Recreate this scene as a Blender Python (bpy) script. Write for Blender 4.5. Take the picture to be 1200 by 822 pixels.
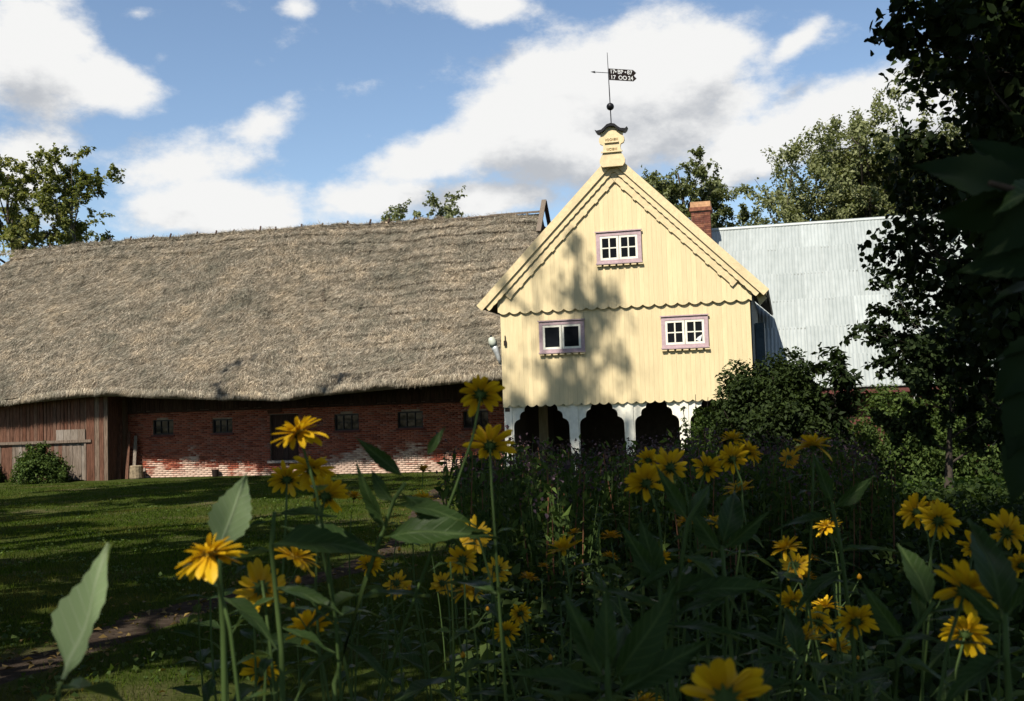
import bpy, math, random
import numpy as np
from mathutils import Vector, Matrix

for o in list(bpy.data.objects):
    bpy.data.objects.remove(o)
SC = bpy.context.scene
COL = SC.collection
R = math.radians

# ------------------------------------------------------------------ camera
FPX, HZ, ROLL, EYE = 1300.0, 490.0, R(1.8), 2.0
AL = math.atan((HZ - 411) / FPX)
CAM = np.array([0.0, 0.0, EYE])
cam_d = bpy.data.cameras.new('camera')
cam_d.sensor_fit = 'HORIZONTAL'
cam_d.sensor_width = 36.0
cam_d.lens = 39.0
cam_d.clip_start = 0.05
cam_d.clip_end = 3000.0
cam_d.dof.use_dof = True
cam_d.dof.focus_distance = 30.0
cam_d.dof.aperture_fstop = 12.0
cam = bpy.data.objects.new('camera', cam_d)
COL.objects.link(cam)
_Rv = Vector((1, 0, 0)); _Uv = Vector((0, -math.sin(AL), math.cos(AL))); _Fv = Vector((0, math.cos(AL), math.sin(AL)))
_c, _s = math.cos(ROLL), math.sin(ROLL)
_r = _Rv * _c - _Uv * _s
_u = _Rv * _s + _Uv * _c
M = Matrix((( _r.x, _u.x, -_Fv.x, 0), (_r.y, _u.y, -_Fv.y, 0), (_r.z, _u.z, -_Fv.z, EYE), (0, 0, 0, 1)))
cam.matrix_world = M
SC.camera = cam


def ray(u, v):
    x = (u - 600) / FPX; y = -(v - 411) / FPX
    x, y = x * _c + y * _s, -x * _s + y * _c
    return np.array([x, math.cos(AL) - y * math.sin(AL), math.sin(AL) + y * math.cos(AL)])


def at(u, v, dist):
    """world point on the sight line of a photo pixel, at a depth in metres"""
    return CAM + ray(u, v) * dist


def onplane(u, v, p0, n):
    r = ray(u, v); n = np.array(n, float)
    return CAM + r * (np.dot(np.array(p0, float) - CAM, n) / np.dot(r, n))


# ------------------------------------------------------------------ sun, sky, exposure
SUN_EL, SUN_AZ = R(49), R(210)          # azimuth measured clockwise from +Y: the sun stands behind the viewer, to the left
SUNV = Vector((math.sin(SUN_AZ) * math.cos(SUN_EL), math.cos(SUN_AZ) * math.cos(SUN_EL), math.sin(SUN_EL)))
sun_d = bpy.data.lights.new('sun', 'SUN')
sun_d.energy = 5.0
sun_d.angle = R(0.53)
sun_d.color = (1.0, 0.93, 0.82)
sun = bpy.data.objects.new('sun', sun_d)
sun.rotation_euler = SUNV.to_track_quat('Z', 'Y').to_euler()
sun.location = (-30, -30, 40)
COL.objects.link(sun)

SC.view_settings.view_transform = 'Standard'
SC.view_settings.look = 'None'
SC.view_settings.exposure = 0.70
SC.view_settings.gamma = 1.0
SC.render.engine = 'CYCLES'
SC.cycles.max_bounces = 5
SC.cycles.diffuse_bounces = 3
SC.cycles.transparent_max_bounces = 8
SC.cycles.use_denoising = True

W = bpy.data.worlds.new('World'); SC.world = W; W.use_nodes = True
SKY_STRENGTH = 0.088
W.cycles.sampling_method = 'NONE'


def build_world():
    nt = W.node_tree; N = nt.nodes; L = nt.links
    N.clear()
    out = N.new('ShaderNodeOutputWorld')
    sky = N.new('ShaderNodeTexSky'); sky.sky_type = 'NISHITA'; sky.sun_disc = False
    sky.sun_elevation = SUN_EL; sky.sun_rotation = SUN_AZ
    sky.altitude = 0; sky.air_density = 1.0; sky.dust_density = 0.1; sky.ozone_density = 1.25
    bg = N.new('ShaderNodeBackground'); bg.inputs['Strength'].default_value = SKY_STRENGTH
    L.new(sky.outputs[0], bg.inputs[0])

    # cloud field group: direction -> density
    g = bpy.data.node_groups.new('cloud_field', 'ShaderNodeTree')
    g.interface.new_socket('Dir', in_out='INPUT', socket_type='NodeSocketVector')
    g.interface.new_socket('Lift', in_out='INPUT', socket_type='NodeSocketFloat')
    g.interface.new_socket('Density', in_out='OUTPUT', socket_type='NodeSocketFloat')
    n = g.nodes; l = g.links
    gi = n.new('NodeGroupInput'); go = n.new('NodeGroupOutput')

    def math_(op, a, b=None, c=None, tree=n, links=l):
        m = tree.new('ShaderNodeMath'); m.operation = op
        for i, x in enumerate((a, b, c)):
            if x is None: continue
            if isinstance(x, (int, float)): m.inputs[i].default_value = x
            else: links.new(x, m.inputs[i])
        return m.outputs[0]
    sep = n.new('ShaderNodeSeparateXYZ'); l.new(gi.outputs['Dir'], sep.inputs[0])
    az = math_('MULTIPLY', math_('ARCTAN2', sep.outputs[0], sep.outputs[1]), 57.29578)
    el = math_('ADD', math_('MULTIPLY', math_('ARCSINE', sep.outputs[2]), 57.29578), gi.outputs['Lift'])
    comb = n.new('ShaderNodeCombineXYZ'); l.new(az, comb.inputs[0]); l.new(el, comb.inputs[1])
    px = math.degrees(1 / FPX)
    seen = [  # photo pixel centre, radii in pixels, tilt in degrees, weight
        (735, 95, 190, 105, 0, 1.0), (630, 150, 190, 75, 12, 1.0), (520, 180, 170, 45, 18, .85), (800, 75, 110, 75, -10, .95),
        (450, 235, 120, 42, 5, .9), (560, 232, 130, 36, 0, .85), (700, 170, 260, 60, 2, .95),
        (1010, 135, 150, 66, 4, .95), (900, 165, 150, 62, 15, .85), (860, 120, 90, 60, 30, .62), (930, 52, 65, 18, 30, .5),
        (40, 55, 110, 100, -15, .78), (120, 95, 120, 50, -10, .75), (190, 70, 60, 34, 30, .48), (30, 205, 90, 100, 0, .66),
        (215, 195, 140, 70, 10, .68), (240, 245, 150, 60, 0, .9), (300, 150, 90, 34, 20, .55), (310, 250, 50, 20, 0, .7),
        (570, 6, 105, 34, -5, .72), (345, 8, 40, 20, 0, .5), (1110, 180, 120, 70, 0, .8), (160, 15, 50, 25, 0, .45)]
    blobs = []
    for (u, v, ru, rv, rot, w) in seen:
        d = ray(u, v); d = d / np.linalg.norm(d)
        blobs.append((math.degrees(math.atan2(d[0], d[1])), math.degrees(math.asin(d[2])), ru * px * 1.08, rv * px * 1.08, rot + 1.8, w))
    rnd = random.Random(5)
    while len(blobs) < 23 + 22:      # the same broken cumulus all round the sky
        a = rnd.uniform(-180, 180); e = rnd.uniform(2, 62)
        if abs(a) < 34 and e < 27: continue
        k = .7 + e / 40
        blobs.append((a, e, rnd.uniform(9, 18) * k, rnd.uniform(3.5, 6.5) * k, rnd.uniform(-12, 12), rnd.uniform(.7, 1)))
    acc = None
    for (a, e, ra, re_, rot, w) in blobs:
        mp = n.new('ShaderNodeMapping'); mp.vector_type = 'TEXTURE'
        mp.inputs['Location'].default_value = (a, e, 0)
        mp.inputs['Rotation'].default_value = (0, 0, R(rot))
        mp.inputs['Scale'].default_value = (ra, re_, 1)
        l.new(comb.outputs[0], mp.inputs['Vector'])
        gr = n.new('ShaderNodeTexGradient'); gr.gradient_type = 'SPHERICAL'
        l.new(mp.outputs[0], gr.inputs[0])
        s = math_('MULTIPLY', gr.outputs['Fac'], w)
        acc = s if acc is None else math_('SMOOTH_MAX', acc, s, 0.12)
    nz = n.new('ShaderNodeTexNoise'); nz.inputs['Scale'].default_value = 8.5; nz.inputs['Detail'].default_value = 9
    nz.inputs['Roughness'].default_value = .63
    mp = n.new('ShaderNodeMapping'); mp.inputs['Scale'].default_value = (1, 1, 1.7)
    lift3 = n.new('ShaderNodeCombineXYZ'); l.new(math_('MULTIPLY', gi.outputs['Lift'], .0175), lift3.inputs[2])
    va = n.new('ShaderNodeVectorMath'); va.operation = 'ADD'; l.new(gi.outputs['Dir'], va.inputs[0]); l.new(lift3.outputs[0], va.inputs[1])
    l.new(va.outputs[0], mp.inputs['Vector']); l.new(mp.outputs[0], nz.inputs['Vector'])
    f = math_('ADD', acc, math_('MULTIPLY', math_('SUBTRACT', nz.outputs['Fac'], .5), 1.3))
    l.new(f, go.inputs[0])

    tc = N.new('ShaderNodeTexCoord')
    def grp(lift):
        q = N.new('ShaderNodeGroup'); q.node_tree = g; q.inputs['Lift'].default_value = lift
        L.new(tc.outputs['Generated'], q.inputs['Dir']); return q.outputs[0]
    def mr(x, a, b, c=0.0, d=1.0):
        m = N.new('ShaderNodeMapRange'); m.interpolation_type = 'SMOOTHSTEP'
        L.new(x, m.inputs[0]); m.inputs[1].default_value = a; m.inputs[2].default_value = b
        m.inputs[3].default_value = c; m.inputs[4].default_value = d; return m.outputs[0]
    d0 = grp(0.0); d1 = grp(2.2)
    mask = mr(d0, .17, .50)
    def m2(op, a, b):
        q = N.new('ShaderNodeMath'); q.operation = op
        for i, x in enumerate((a, b)):
            if isinstance(x, float): q.inputs[i].default_value = x
            else: L.new(x, q.inputs[i])
        return q.outputs[0]
    shade = mr(m2('ADD', m2('SUBTRACT', d1, d0), m2('MULTIPLY', d1, .5)), .10, .80)      # denser cloud overhead: a greyer underside
    col = N.new('ShaderNodeMix'); col.data_type = 'RGBA'
    L.new(shade, col.inputs[0])
    col.inputs[6].default_value = (.565, .565, .56, 1)
    col.inputs[7].default_value = (.315, .33, .355, 1)
    cb = N.new('ShaderNodeBackground'); L.new(col.outputs[2], cb.inputs[0]); cb.inputs['Strength'].default_value = 1.0
    mix = N.new('ShaderNodeMixShader'); L.new(mask, mix.inputs[0]); L.new(bg.outputs[0], mix.inputs[1]); L.new(cb.outputs[0], mix.inputs[2])
    L.new(mix.outputs[0], out.inputs[0])


build_world()

# ------------------------------------------------------------------ helpers
def tag(o, label=None, cat=None, group=None, kind=None):
    if label: o['label'] = label
    if cat: o['category'] = cat
    if group: o['group'] = group
    if kind: o['kind'] = kind
    return o


def empty(name, loc, rz=0.0):
    o = bpy.data.objects.new(name, None); COL.objects.link(o)
    o.location = loc; o.rotation_euler = (0, 0, rz); o.empty_display_size = .2
    return o


def mesh_np(name, V, F, smooth=False):
    V = np.asarray(V, np.float32); F = np.asarray(F, np.int32)
    me = bpy.data.meshes.new(name)
    me.vertices.add(len(V)); me.vertices.foreach_set('co', V.ravel())
    k = F.shape[1]
    me.loops.add(F.size); me.loops.foreach_set('vertex_index', F.ravel())
    me.polygons.add(len(F)); me.polygons.foreach_set('loop_start', np.arange(0, F.size, k, dtype=np.int32))
    me.polygons.foreach_set('loop_total', np.full(len(F), k, np.int32))
    if smooth: me.polygons.foreach_set('use_smooth', np.ones(len(F), bool))
    me.update(calc_edges=True)
    return me


def link(name, me, mat, parent=None):
    o = bpy.data.objects.new(name, me); COL.objects.link(o)
    if mat is not None and len(me.materials) == 0: me.materials.append(mat)
    if parent is not None: o.parent = parent
    return o


class MB:
    def __init__(s): s.v = []; s.f = []
    def add(s, V, F):
        b = len(s.v); s.v += [tuple(map(float, p)) for p in V]; s.f += [tuple(int(i) + b for i in f) for f in F]; return s
    def box(s, x0, x1, y0, y1, z0, z1):
        V = [(x0, y0, z0), (x1, y0, z0), (x1, y1, z0), (x0, y1, z0), (x0, y0, z1), (x1, y0, z1), (x1, y1, z1), (x0, y1, z1)]
        return s.add(V, [(0, 3, 2, 1), (4, 5, 6, 7), (0, 1, 5, 4), (1, 2, 6, 5), (2, 3, 7, 6), (3, 0, 4, 7)])
    def prism(s, poly, y0, y1):
        """poly in (x, z), counter-clockwise seen from -y; extruded y0..y1"""
        n = len(poly)
        V = [(x, y0, z) for x, z in poly] + [(x, y1, z) for x, z in poly]
        F = [tuple(range(n)), tuple(range(2 * n - 1, n - 1, -1))] + [(i, i + n, (i + 1) % n + n, (i + 1) % n) for i in range(n)]
        return s.add(V, F)
    def bar(s, p, q, w, h, up=(0, 0, 1)):
        p = Vector(p); q = Vector(q); d = (q - p).normalized(); u = Vector(up)
        a = d.cross(u)
        if a.length < 1e-4: a = d.cross(Vector((0, 1, 0)))
        a.normalize(); b = a.cross(d).normalized()
        V = []
        for c in (p, q):
            for i, j in ((-1, -1), (1, -1), (1, 1), (-1, 1)):
                V.append(c + a * (w / 2 * i) + b * (h / 2 * j))
        return s.add(V, [(0, 1, 2, 3), (7, 6, 5, 4), (0, 4, 5, 1), (1, 5, 6, 2), (2, 6, 7, 3), (3, 7, 4, 0)])
    def tube(s, pts, rad, n=8, cap=True):
        pts = [Vector(p) for p in pts]; V = []; F = []
        for i, p in enumerate(pts):
            d = (pts[min(i + 1, len(pts) - 1)] - pts[max(i - 1, 0)]).normalized()
            a = d.cross(Vector((0, 0, 1)))
            if a.length < .15: a = d.cross(Vector((1, 0, 0)))
            a.normalize(); b = d.cross(a)
            r = rad[i] if hasattr(rad, '__len__') else rad
            for k in range(n):
                t = 2 * math.pi * k / n; V.append(p + a * (r * math.cos(t)) + b * (r * math.sin(t)))
        for i in range(len(pts) - 1):
            for k in range(n):
                F.append((i * n + k, i * n + (k + 1) % n, (i + 1) * n + (k + 1) % n, (i + 1) * n + k))
        if cap:
            F.append(tuple(range(n - 1, -1, -1))); F.append(tuple(range((len(pts) - 1) * n, len(pts) * n)))
        return s.add(V, F)
    def lathe(s, prof, c=(0, 0, 0), n=16):
        V = []; F = []
        for r, z in prof:
            for k in range(n):
                t = 2 * math.pi * k / n; V.append((c[0] + r * math.cos(t), c[1] + r * math.sin(t), c[2] + z))
        m = len(prof)
        for i in range(m - 1):
            for k in range(n):
                F.append((i * n + k, i * n + (k + 1) % n, (i + 1) * n + (k + 1) % n, (i + 1) * n + k))
        F.append(tuple(range(n - 1, -1, -1))); F.append(tuple(range((m - 1) * n, m * n)))
        return s.add(V, F)
    def mesh(s, name, smooth=False):
        me = bpy.data.meshes.new(name); me.from_pydata(s.v, [], s.f)
        if smooth: me.polygons.foreach_set('use_smooth', np.ones(len(me.polygons), bool))
        me.update(); return me
    def build(s, name, mat, parent=None, smooth=False):
        return link(name, s.mesh(name, smooth), mat, parent)


# ------------------------------------------------------------------ materials
def new_mat(name):
    m = bpy.data.materials.new(name); m.use_nodes = True
    nt = m.node_tree; p = nt.nodes['Principled BSDF']
    return m, nt, p


def nd(nt, t, **kw):
    n = nt.nodes.new(t)
    for k, v in kw.items():
        if k in n.inputs: n.inputs[k].default_value = v
        else: setattr(n, k, v)
    return n


def ramp(nt, src, stops):
    r = nt.nodes.new('ShaderNodeValToRGB')
    e = r.color_ramp.elements
    while len(e) < len(stops): e.new(.5)
    for i, (p, c) in enumerate(stops):
        e[i].position = p; e[i].color = (*c, 1)
    nt.links.new(src, r.inputs[0]); return r.outputs[0]


def mixc(nt, fac, a, b, mode='MIX'):
    m = nt.nodes.new('ShaderNodeMix'); m.data_type = 'RGBA'; m.blend_type = mode
    for i, x in ((0, fac), (6, a), (7, b)):
        if isinstance(x, (int, float)): m.inputs[i].default_value = x
        elif isinstance(x, tuple): m.inputs[i].default_value = (*x, 1)
        else: nt.links.new(x, m.inputs[i])
    return m.outputs[2]


def coords(nt, scale=(1, 1, 1)):
    tc = nt.nodes.new('ShaderNodeTexCoord'); mp = nt.nodes.new('ShaderNodeMapping')
    mp.inputs['Scale'].default_value = scale
    nt.links.new(tc.outputs['Object'], mp.inputs['Vector']); return mp.outputs[0]


def noise(nt, vec, scale, detail=4, rough=.5):
    n = nd(nt, 'ShaderNodeTexNoise'); n.inputs['Scale'].default_value = scale; n.inputs['Detail'].default_value = detail
    n.inputs['Roughness'].default_value = rough
    if vec is not None: nt.links.new(vec, n.inputs['Vector'])
    return n.outputs['Fac']


def bump(nt, p, h, strength=.3, dist=.02):
    b = nt.nodes.new('ShaderNodeBump'); b.inputs['Strength'].default_value = strength; b.inputs['Distance'].default_value = dist
    nt.links.new(h, b.inputs['Height']); nt.links.new(b.outputs[0], p.inputs['Normal'])


def mat_painted(name, col, var=.1, rough=.55, stretch=(9, 9, .7), per_obj=.1, dirt=None):
    m, nt, p = new_mat(name)
    v = coords(nt, stretch)
    f = noise(nt, v, 3.0, 6, .6)
    dark = tuple(c * (1 - var * 2.2) for c in col); lite = tuple(min(1, c * (1 + var * .5)) for c in col)
    c = ramp(nt, f, [(.3, dark), (.62, lite)])
    oi = nt.nodes.new('ShaderNodeObjectInfo')
    rr = ramp(nt, oi.outputs['Random'], [(0, (1 - per_obj,) * 3), (1, (1, 1, 1))])
    c = mixc(nt, 1.0, c, rr, 'MULTIPLY')
    if dirt:
        d = noise(nt, coords(nt, (1, 1, .35)), 1.6, 5, .65)
        k = ramp(nt, d, [(.52, (0, 0, 0)), (.75, (.55, .55, .55))])
        c = mixc(nt, k, c, dirt)
    nt.links.new(c, p.inputs['Base Color']); p.inputs['Roughness'].default_value = rough
    bump(nt, p, f, .25, .01)
    return m


def mat_leaf(name, dark, lite, trans=.35, rough=.6, patch=None, spec=.08, under=None, veins=False, vein=(.13, .18, .07)):
    m, nt, p = new_mat(name)
    geo = nt.nodes.new('ShaderNodeNewGeometry')
    c = ramp(nt, geo.outputs['Random Per Island'], [(0, dark), (.7, tuple((a + b) / 2 for a, b in zip(dark, lite))), (1, lite)])
    oi = nt.nodes.new('ShaderNodeObjectInfo')
    c = mixc(nt, 1.0, c, ramp(nt, oi.outputs['Random'], [(0, (.8, .84, .8)), (1, (1.0, 1.0, 1.0))]), 'MULTIPLY')
    if patch:
        c = mixc(nt, ramp(nt, noise(nt, coords(nt), .55, 5, .65), [(.50, (0, 0, 0)), (.68, (.85, .85, .85))]), c, patch)
    if under: c = mixc(nt, geo.outputs['Backfacing'], c, under)
    if veins:
        tc = nt.nodes.new('ShaderNodeTexCoord'); sp = nt.nodes.new('ShaderNodeSeparateXYZ'); nt.links.new(tc.outputs['Object'], sp.inputs[0])
        ab = nd(nt, 'ShaderNodeMath', operation='ABSOLUTE'); nt.links.new(sp.outputs[0], ab.inputs[0])
        ml = nd(nt, 'ShaderNodeMath', operation='MULTIPLY_ADD'); nt.links.new(ab.outputs[0], ml.inputs[0]); ml.inputs[1].default_value = -1.1; nt.links.new(sp.outputs[1], ml.inputs[2])
        wv = nd(nt, 'ShaderNodeMath', operation='PINGPONG'); nt.links.new(ml.outputs[0], wv.inputs[0]); wv.inputs[1].default_value = .055
        side = ramp(nt, wv.outputs[0], [(0, (.6, .6, .6)), (.010, (0, 0, 0))])
        mid = ramp(nt, ab.outputs[0], [(0.0, (1, 1, 1)), (.022, (0, 0, 0))])
        mx = mixc(nt, 1.0, side, mid, 'LIGHTEN')
        c = mixc(nt, mixc(nt, 1.0, mx, (.38, .38, .38), 'MULTIPLY'), c, vein)
        bump(nt, p, mx, .35, .004)
    nt.links.new(c, p.inputs['Base Color']); p.inputs['Roughness'].default_value = rough
    p.inputs['Specular IOR Level'].default_value = spec
    tr = nt.nodes.new('ShaderNodeBsdfTranslucent')
    tcol = mixc(nt, 1.0, c, (1.25, 1.3, .55), 'MULTIPLY')
    nt.links.new(tcol, tr.inputs[0])
    ms = nt.nodes.new('ShaderNodeMixShader'); ms.inputs[0].default_value = trans
    nt.links.new(p.outputs[0], ms.inputs[1]); nt.links.new(tr.outputs[0], ms.inputs[2])
    nt.links.new(ms.outputs[0], nt.nodes['Material Output'].inputs[0])
    return m


def mat_plain(name, col, rough=.6, metallic=0.0, nscale=6, var=.25, bumpk=.2, spec=None):
    m, nt, p = new_mat(name)
    f = noise(nt, coords(nt), nscale, 6, .6)
    c = ramp(nt, f, [(.3, tuple(x * (1 - var) for x in col)), (.7, tuple(min(1, x * (1 + var)) for x in col))])
    nt.links.new(c, p.inputs['Base Color']); p.inputs['Roughness'].default_value = rough; p.inputs['Metallic'].default_value = metallic
    p.inputs['Specular IOR Level'].default_value = .15 if spec is None else spec
    if bumpk: bump(nt, p, f, bumpk, .02)
    return m


YEL = (.66, .535, .305)
M_yellow = mat_painted('yellow_boards', YEL, .05, .6, (9, 9, .5), .11, dirt=(.50, .39, .21))
M_yellowtrim = mat_painted('yellow_trim', (.64, .51, .29), .08, .6, (3, 3, 3), .06, dirt=(.42, .35, .2))
M_pink = mat_painted('pink_frame', (.42, .30, .315), .1, .55, (4, 4, 4), .05)
M_white = mat_painted('white_paint', (.76, .73, .62), .07, .5, (4, 4, 2), .04)
M_dim_post = mat_painted('shaded_post', (.38, .33, .2), .12, .6, (6, 6, 1), .05)  # darker than the front posts: arcade shade put into the paint
M_glass, _nt, _p = new_mat('dark_glass')
_p.inputs['Base Color'].default_value = (.008, .009, .011, 1); _p.inputs['Roughness'].default_value = .06; _p.inputs['IOR'].default_value = 1.25
bump(_nt, _p, noise(_nt, coords(_nt), 2.2, 2), .06, .05)
M_black = mat_plain('black_metal', (.02, .02, .022), .45, .6)
M_rust = mat_plain('brown_metal', (.026, .018, .015), .6, .3, 14)
M_pale = mat_plain('pale_paint', (.75, .75, .72), .6)
M_ink = mat_plain('ochre_lettering', (.26, .19, .09), .7)
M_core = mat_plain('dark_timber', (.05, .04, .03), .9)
M_lampgrey = mat_plain('lamp_grey', (.42, .44, .44), .35, .3)
M_bowl = mat_plain('lamp_bowl', (.42, .45, .38), .15, 0, 3)


def make_wood(name, a, b, c3, rough=.85):
    m, nt, p = new_mat(name)
    oi = nt.nodes.new('ShaderNodeObjectInfo')
    base = ramp(nt, oi.outputs['Random'], [(0, a), (.35, b), (.7, a), (1, c3)])
    f = noise(nt, coords(nt, (22, 22, 1.1)), 2.2, 8, .68)
    c = mixc(nt, 1.0, base, ramp(nt, f, [(.30, (.18, .17, .16)), (.48, (.75, .73, .7)), (.70, (1.45, 1.42, 1.42))]), 'MULTIPLY')
    nt.links.new(c, p.inputs['Base Color']); p.inputs['Roughness'].default_value = rough; p.inputs['Specular IOR Level'].default_value = .1
    bump(nt, p, f, .5, .012)
    return m


M_wood = make_wood('weathered_red_brown_planks', (.11, .048, .03), (.13, .072, .05), (.16, .12, .09))
M_woodgrey = make_wood('grey_old_planks', (.19, .16, .13), (.15, .115, .09), (.25, .22, .19))
M_darkwood = make_wood('dark_planks', (.055, .03, .024), (.07, .045, .035), (.05, .035, .03))

M_brick, _nt, _p = new_mat('old_brick')
_g = _nt.nodes.new('ShaderNodeNewGeometry')
_c1 = ramp(_nt, _g.outputs['Random Per Island'], [(0, (.15, .04, .026)), (.4, (.27, .074, .043)), (.8, (.34, .11, .065)), (1, (.22, .10, .075))])
_v = coords(_nt)
_w = noise(_nt, _v, .62, 5, .62)
_sp = _nt.nodes.new('ShaderNodeSeparateXYZ'); _tc = _nt.nodes.new('ShaderNodeTexCoord'); _nt.links.new(_tc.outputs['Object'], _sp.inputs[0])
_h = nd(_nt, 'ShaderNodeMapRange'); _nt.links.new(_sp.outputs[2], _h.inputs[0]); _h.inputs[1].default_value = 0; _h.inputs[2].default_value = 1.25; _h.inputs[3].default_value = .30; _h.inputs[4].default_value = -.06
_sx = nd(_nt, 'ShaderNodeMapRange'); _nt.links.new(_sp.outputs[0], _sx.inputs[0]); _sx.inputs[1].default_value = -1; _sx.inputs[2].default_value = 4; _sx.inputs[3].default_value = 0; _sx.inputs[4].default_value = .07
_a = nd(_nt, 'ShaderNodeMath', operation='ADD'); _nt.links.new(_w, _a.inputs[0]); _nt.links.new(_h.outputs[0], _a.inputs[1])
_a2 = nd(_nt, 'ShaderNodeMath', operation='ADD'); _nt.links.new(_a.outputs[0], _a2.inputs[0]); _nt.links.new(_sx.outputs[0], _a2.inputs[1])
_rb = nd(_nt, 'ShaderNodeMath', operation='MULTIPLY_ADD'); _nt.links.new(_g.outputs['Random Per Island'], _rb.inputs[0]); _rb.inputs[1].default_value = .16; _nt.links.new(_a2.outputs[0], _rb.inputs[2])
_k = ramp(_nt, _rb.outputs[0], [(.73, (0, 0, 0)), (.86, (.9, .9, .9))])
_cc = mixc(_nt, _k, _c1, (.56, .42, .33))
_nt.links.new(_cc, _p.inputs['Base Color']); _p.inputs['Roughness'].default_value = .9; _p.inputs['Specular IOR Level'].default_value = .05
bump(_nt, _p, noise(_nt, _v, 30, 5, .6), .5, .01)
M_mortar = mat_plain('mortar', (.24, .18, .14), .95, 0, 5, .3)

M_thatch, _nt, _p = new_mat('thatch_straw')
_g = _nt.nodes.new('ShaderNodeNewGeometry'); _v = coords(_nt)
_c1 = ramp(_nt, _g.outputs['Random Per Island'], [(0, (.06, .051, .038)), (.4, (.185, .162, .122)), (.75, (.32, .285, .22)), (1, (.52, .47, .375))])
_big = noise(_nt, coords(_nt, (1, 1, 1)), .55, 5, .6)
_c2 = mixc(_nt, 1.0, _c1, ramp(_nt, _big, [(.32, (.66, .68, .66)), (.5, (1, .97, .94)), (.7, (1.28, 1.18, 1.06))]), 'MULTIPLY')
_mid = noise(_nt, coords(_nt, (1, 1, 1)), 2.6, 5, .65)
_c2 = mixc(_nt, 1.0, _c2, ramp(_nt, _mid, [(.33, (.66, .68, .66)), (.5, (1, 1, 1)), (.68, (1.22, 1.17, 1.1))]), 'MULTIPLY')
_nt.links.new(_c2, _p.inputs['Base Color']); _p.inputs['Roughness'].default_value = .85; _p.inputs['Specular IOR Level'].default_value = .2
M_thatchbase, _nt, _p = new_mat('thatch_base')
_v = coords(_nt, (10, 4, 4))
_f = noise(_nt, _v, 3.5, 8, .7)
_nt.links.new(ramp(_nt, _f, [(.3, (.06, .045, .03)), (.7, (.20, .15, .105))]), _p.inputs['Base Color']); _p.inputs['Roughness'].default_value = .95
bump(_nt, _p, _f, .8, .06)

M_metal, _nt, _p = new_mat('galvanised_roof')
_oi = _nt.nodes.new('ShaderNodeObjectInfo')
_f = noise(_nt, coords(_nt, (3, 1, 1)), 2.0, 6, .6)
_cm = mixc(_nt, 1.0, ramp(_nt, _f, [(.3, (.25, .275, .265)), (.7, (.315, .34, .33))]), ramp(_nt, _oi.outputs['Random'], [(0, (.88, .89, .89)), (.9, (1, 1, 1)), (1, (1.1, 1.1, 1.1))]), 'MULTIPLY')
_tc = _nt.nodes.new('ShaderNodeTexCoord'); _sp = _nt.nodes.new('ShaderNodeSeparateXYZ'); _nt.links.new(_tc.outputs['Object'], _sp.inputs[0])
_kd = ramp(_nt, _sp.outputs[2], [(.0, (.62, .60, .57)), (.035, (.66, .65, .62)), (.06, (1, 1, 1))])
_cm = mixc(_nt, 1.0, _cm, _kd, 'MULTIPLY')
_nt.links.new(_cm, _p.inputs['Base Color']); _p.inputs['Roughness'].default_value = .55; _p.inputs['Metallic'].default_value = .15
M_sidemetal = mat_plain('blue_grey_cladding', (.055, .075, .09), .5, .3)
M_rooftile = mat_plain('old_roof_covering', (.14, .12, .10), .9, 0, 3)
M_redwall = mat_plain('dark_red_boards', (.10, .035, .03), .85, 0, 4)

M_bark = mat_plain('bark', (.045, .036, .028), .95, 0, 9, .45, .7)
M_bark_pale = mat_plain('pale_bark', (.16, .14, .115), .95, 0, 9, .4, .6)
M_lf_poplar = mat_leaf('poplar_leaf', (.075, .095, .026), (.27, .26, .09), .38)
M_lf_willow = mat_leaf('pale_willow_leaf', (.085, .10, .035), (.24, .25, .13), .3)
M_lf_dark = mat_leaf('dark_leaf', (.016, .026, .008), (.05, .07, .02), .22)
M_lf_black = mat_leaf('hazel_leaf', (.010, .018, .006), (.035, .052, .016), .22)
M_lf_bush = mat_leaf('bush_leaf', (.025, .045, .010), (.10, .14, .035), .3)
M_lf_herb = mat_leaf('herb_leaf', (.014, .026, .007), (.062, .088, .022), .3)
M_lf_aster = mat_leaf('aster_leaf', (.022, .042, .009), (.09, .13, .03), .3)
M_lf_ground = mat_leaf('ground_leaf', (.03, .06, .01), (.11, .17, .035), .35)
M_lf_hel = mat_leaf('sunflower_leaf', (.022, .042, .012), (.045, .075, .022), .30, .45, under=(.075, .105, .05), veins=True)
M_lf_sunlit = mat_leaf('sunlit_leaf', (.15, .20, .095), (.17, .225, .115), .35, .4, veins=True, vein=(.36, .40, .27))  # paler copy of the leaf colour, for the two leaves in the sun
M_lf_bigshade = mat_leaf('big_shaded_leaf', (.010, .019, .007), (.016, .03, .01), .2, .6)  # branch leaves darkened, their shade put into the colour
M_stem = mat_leaf('green_stem', (.045, .075, .02), (.075, .11, .035), .1)
M_redstem = mat_leaf('red_stem', (.13, .05, .03), (.18, .09, .05), .1)
M_mauve = mat_leaf('mauve_blossom', (.05, .03, .04), (.13, .085, .11), .3)
M_calyx = mat_leaf('calyx', (.03, .05, .012), (.06, .09, .025), .1)
M_grass = mat_leaf('grass_blade', (.014, .032, .003), (.07, .105, .010), .3, .9, patch=(.12, .095, .028), spec=0.0)

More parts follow.
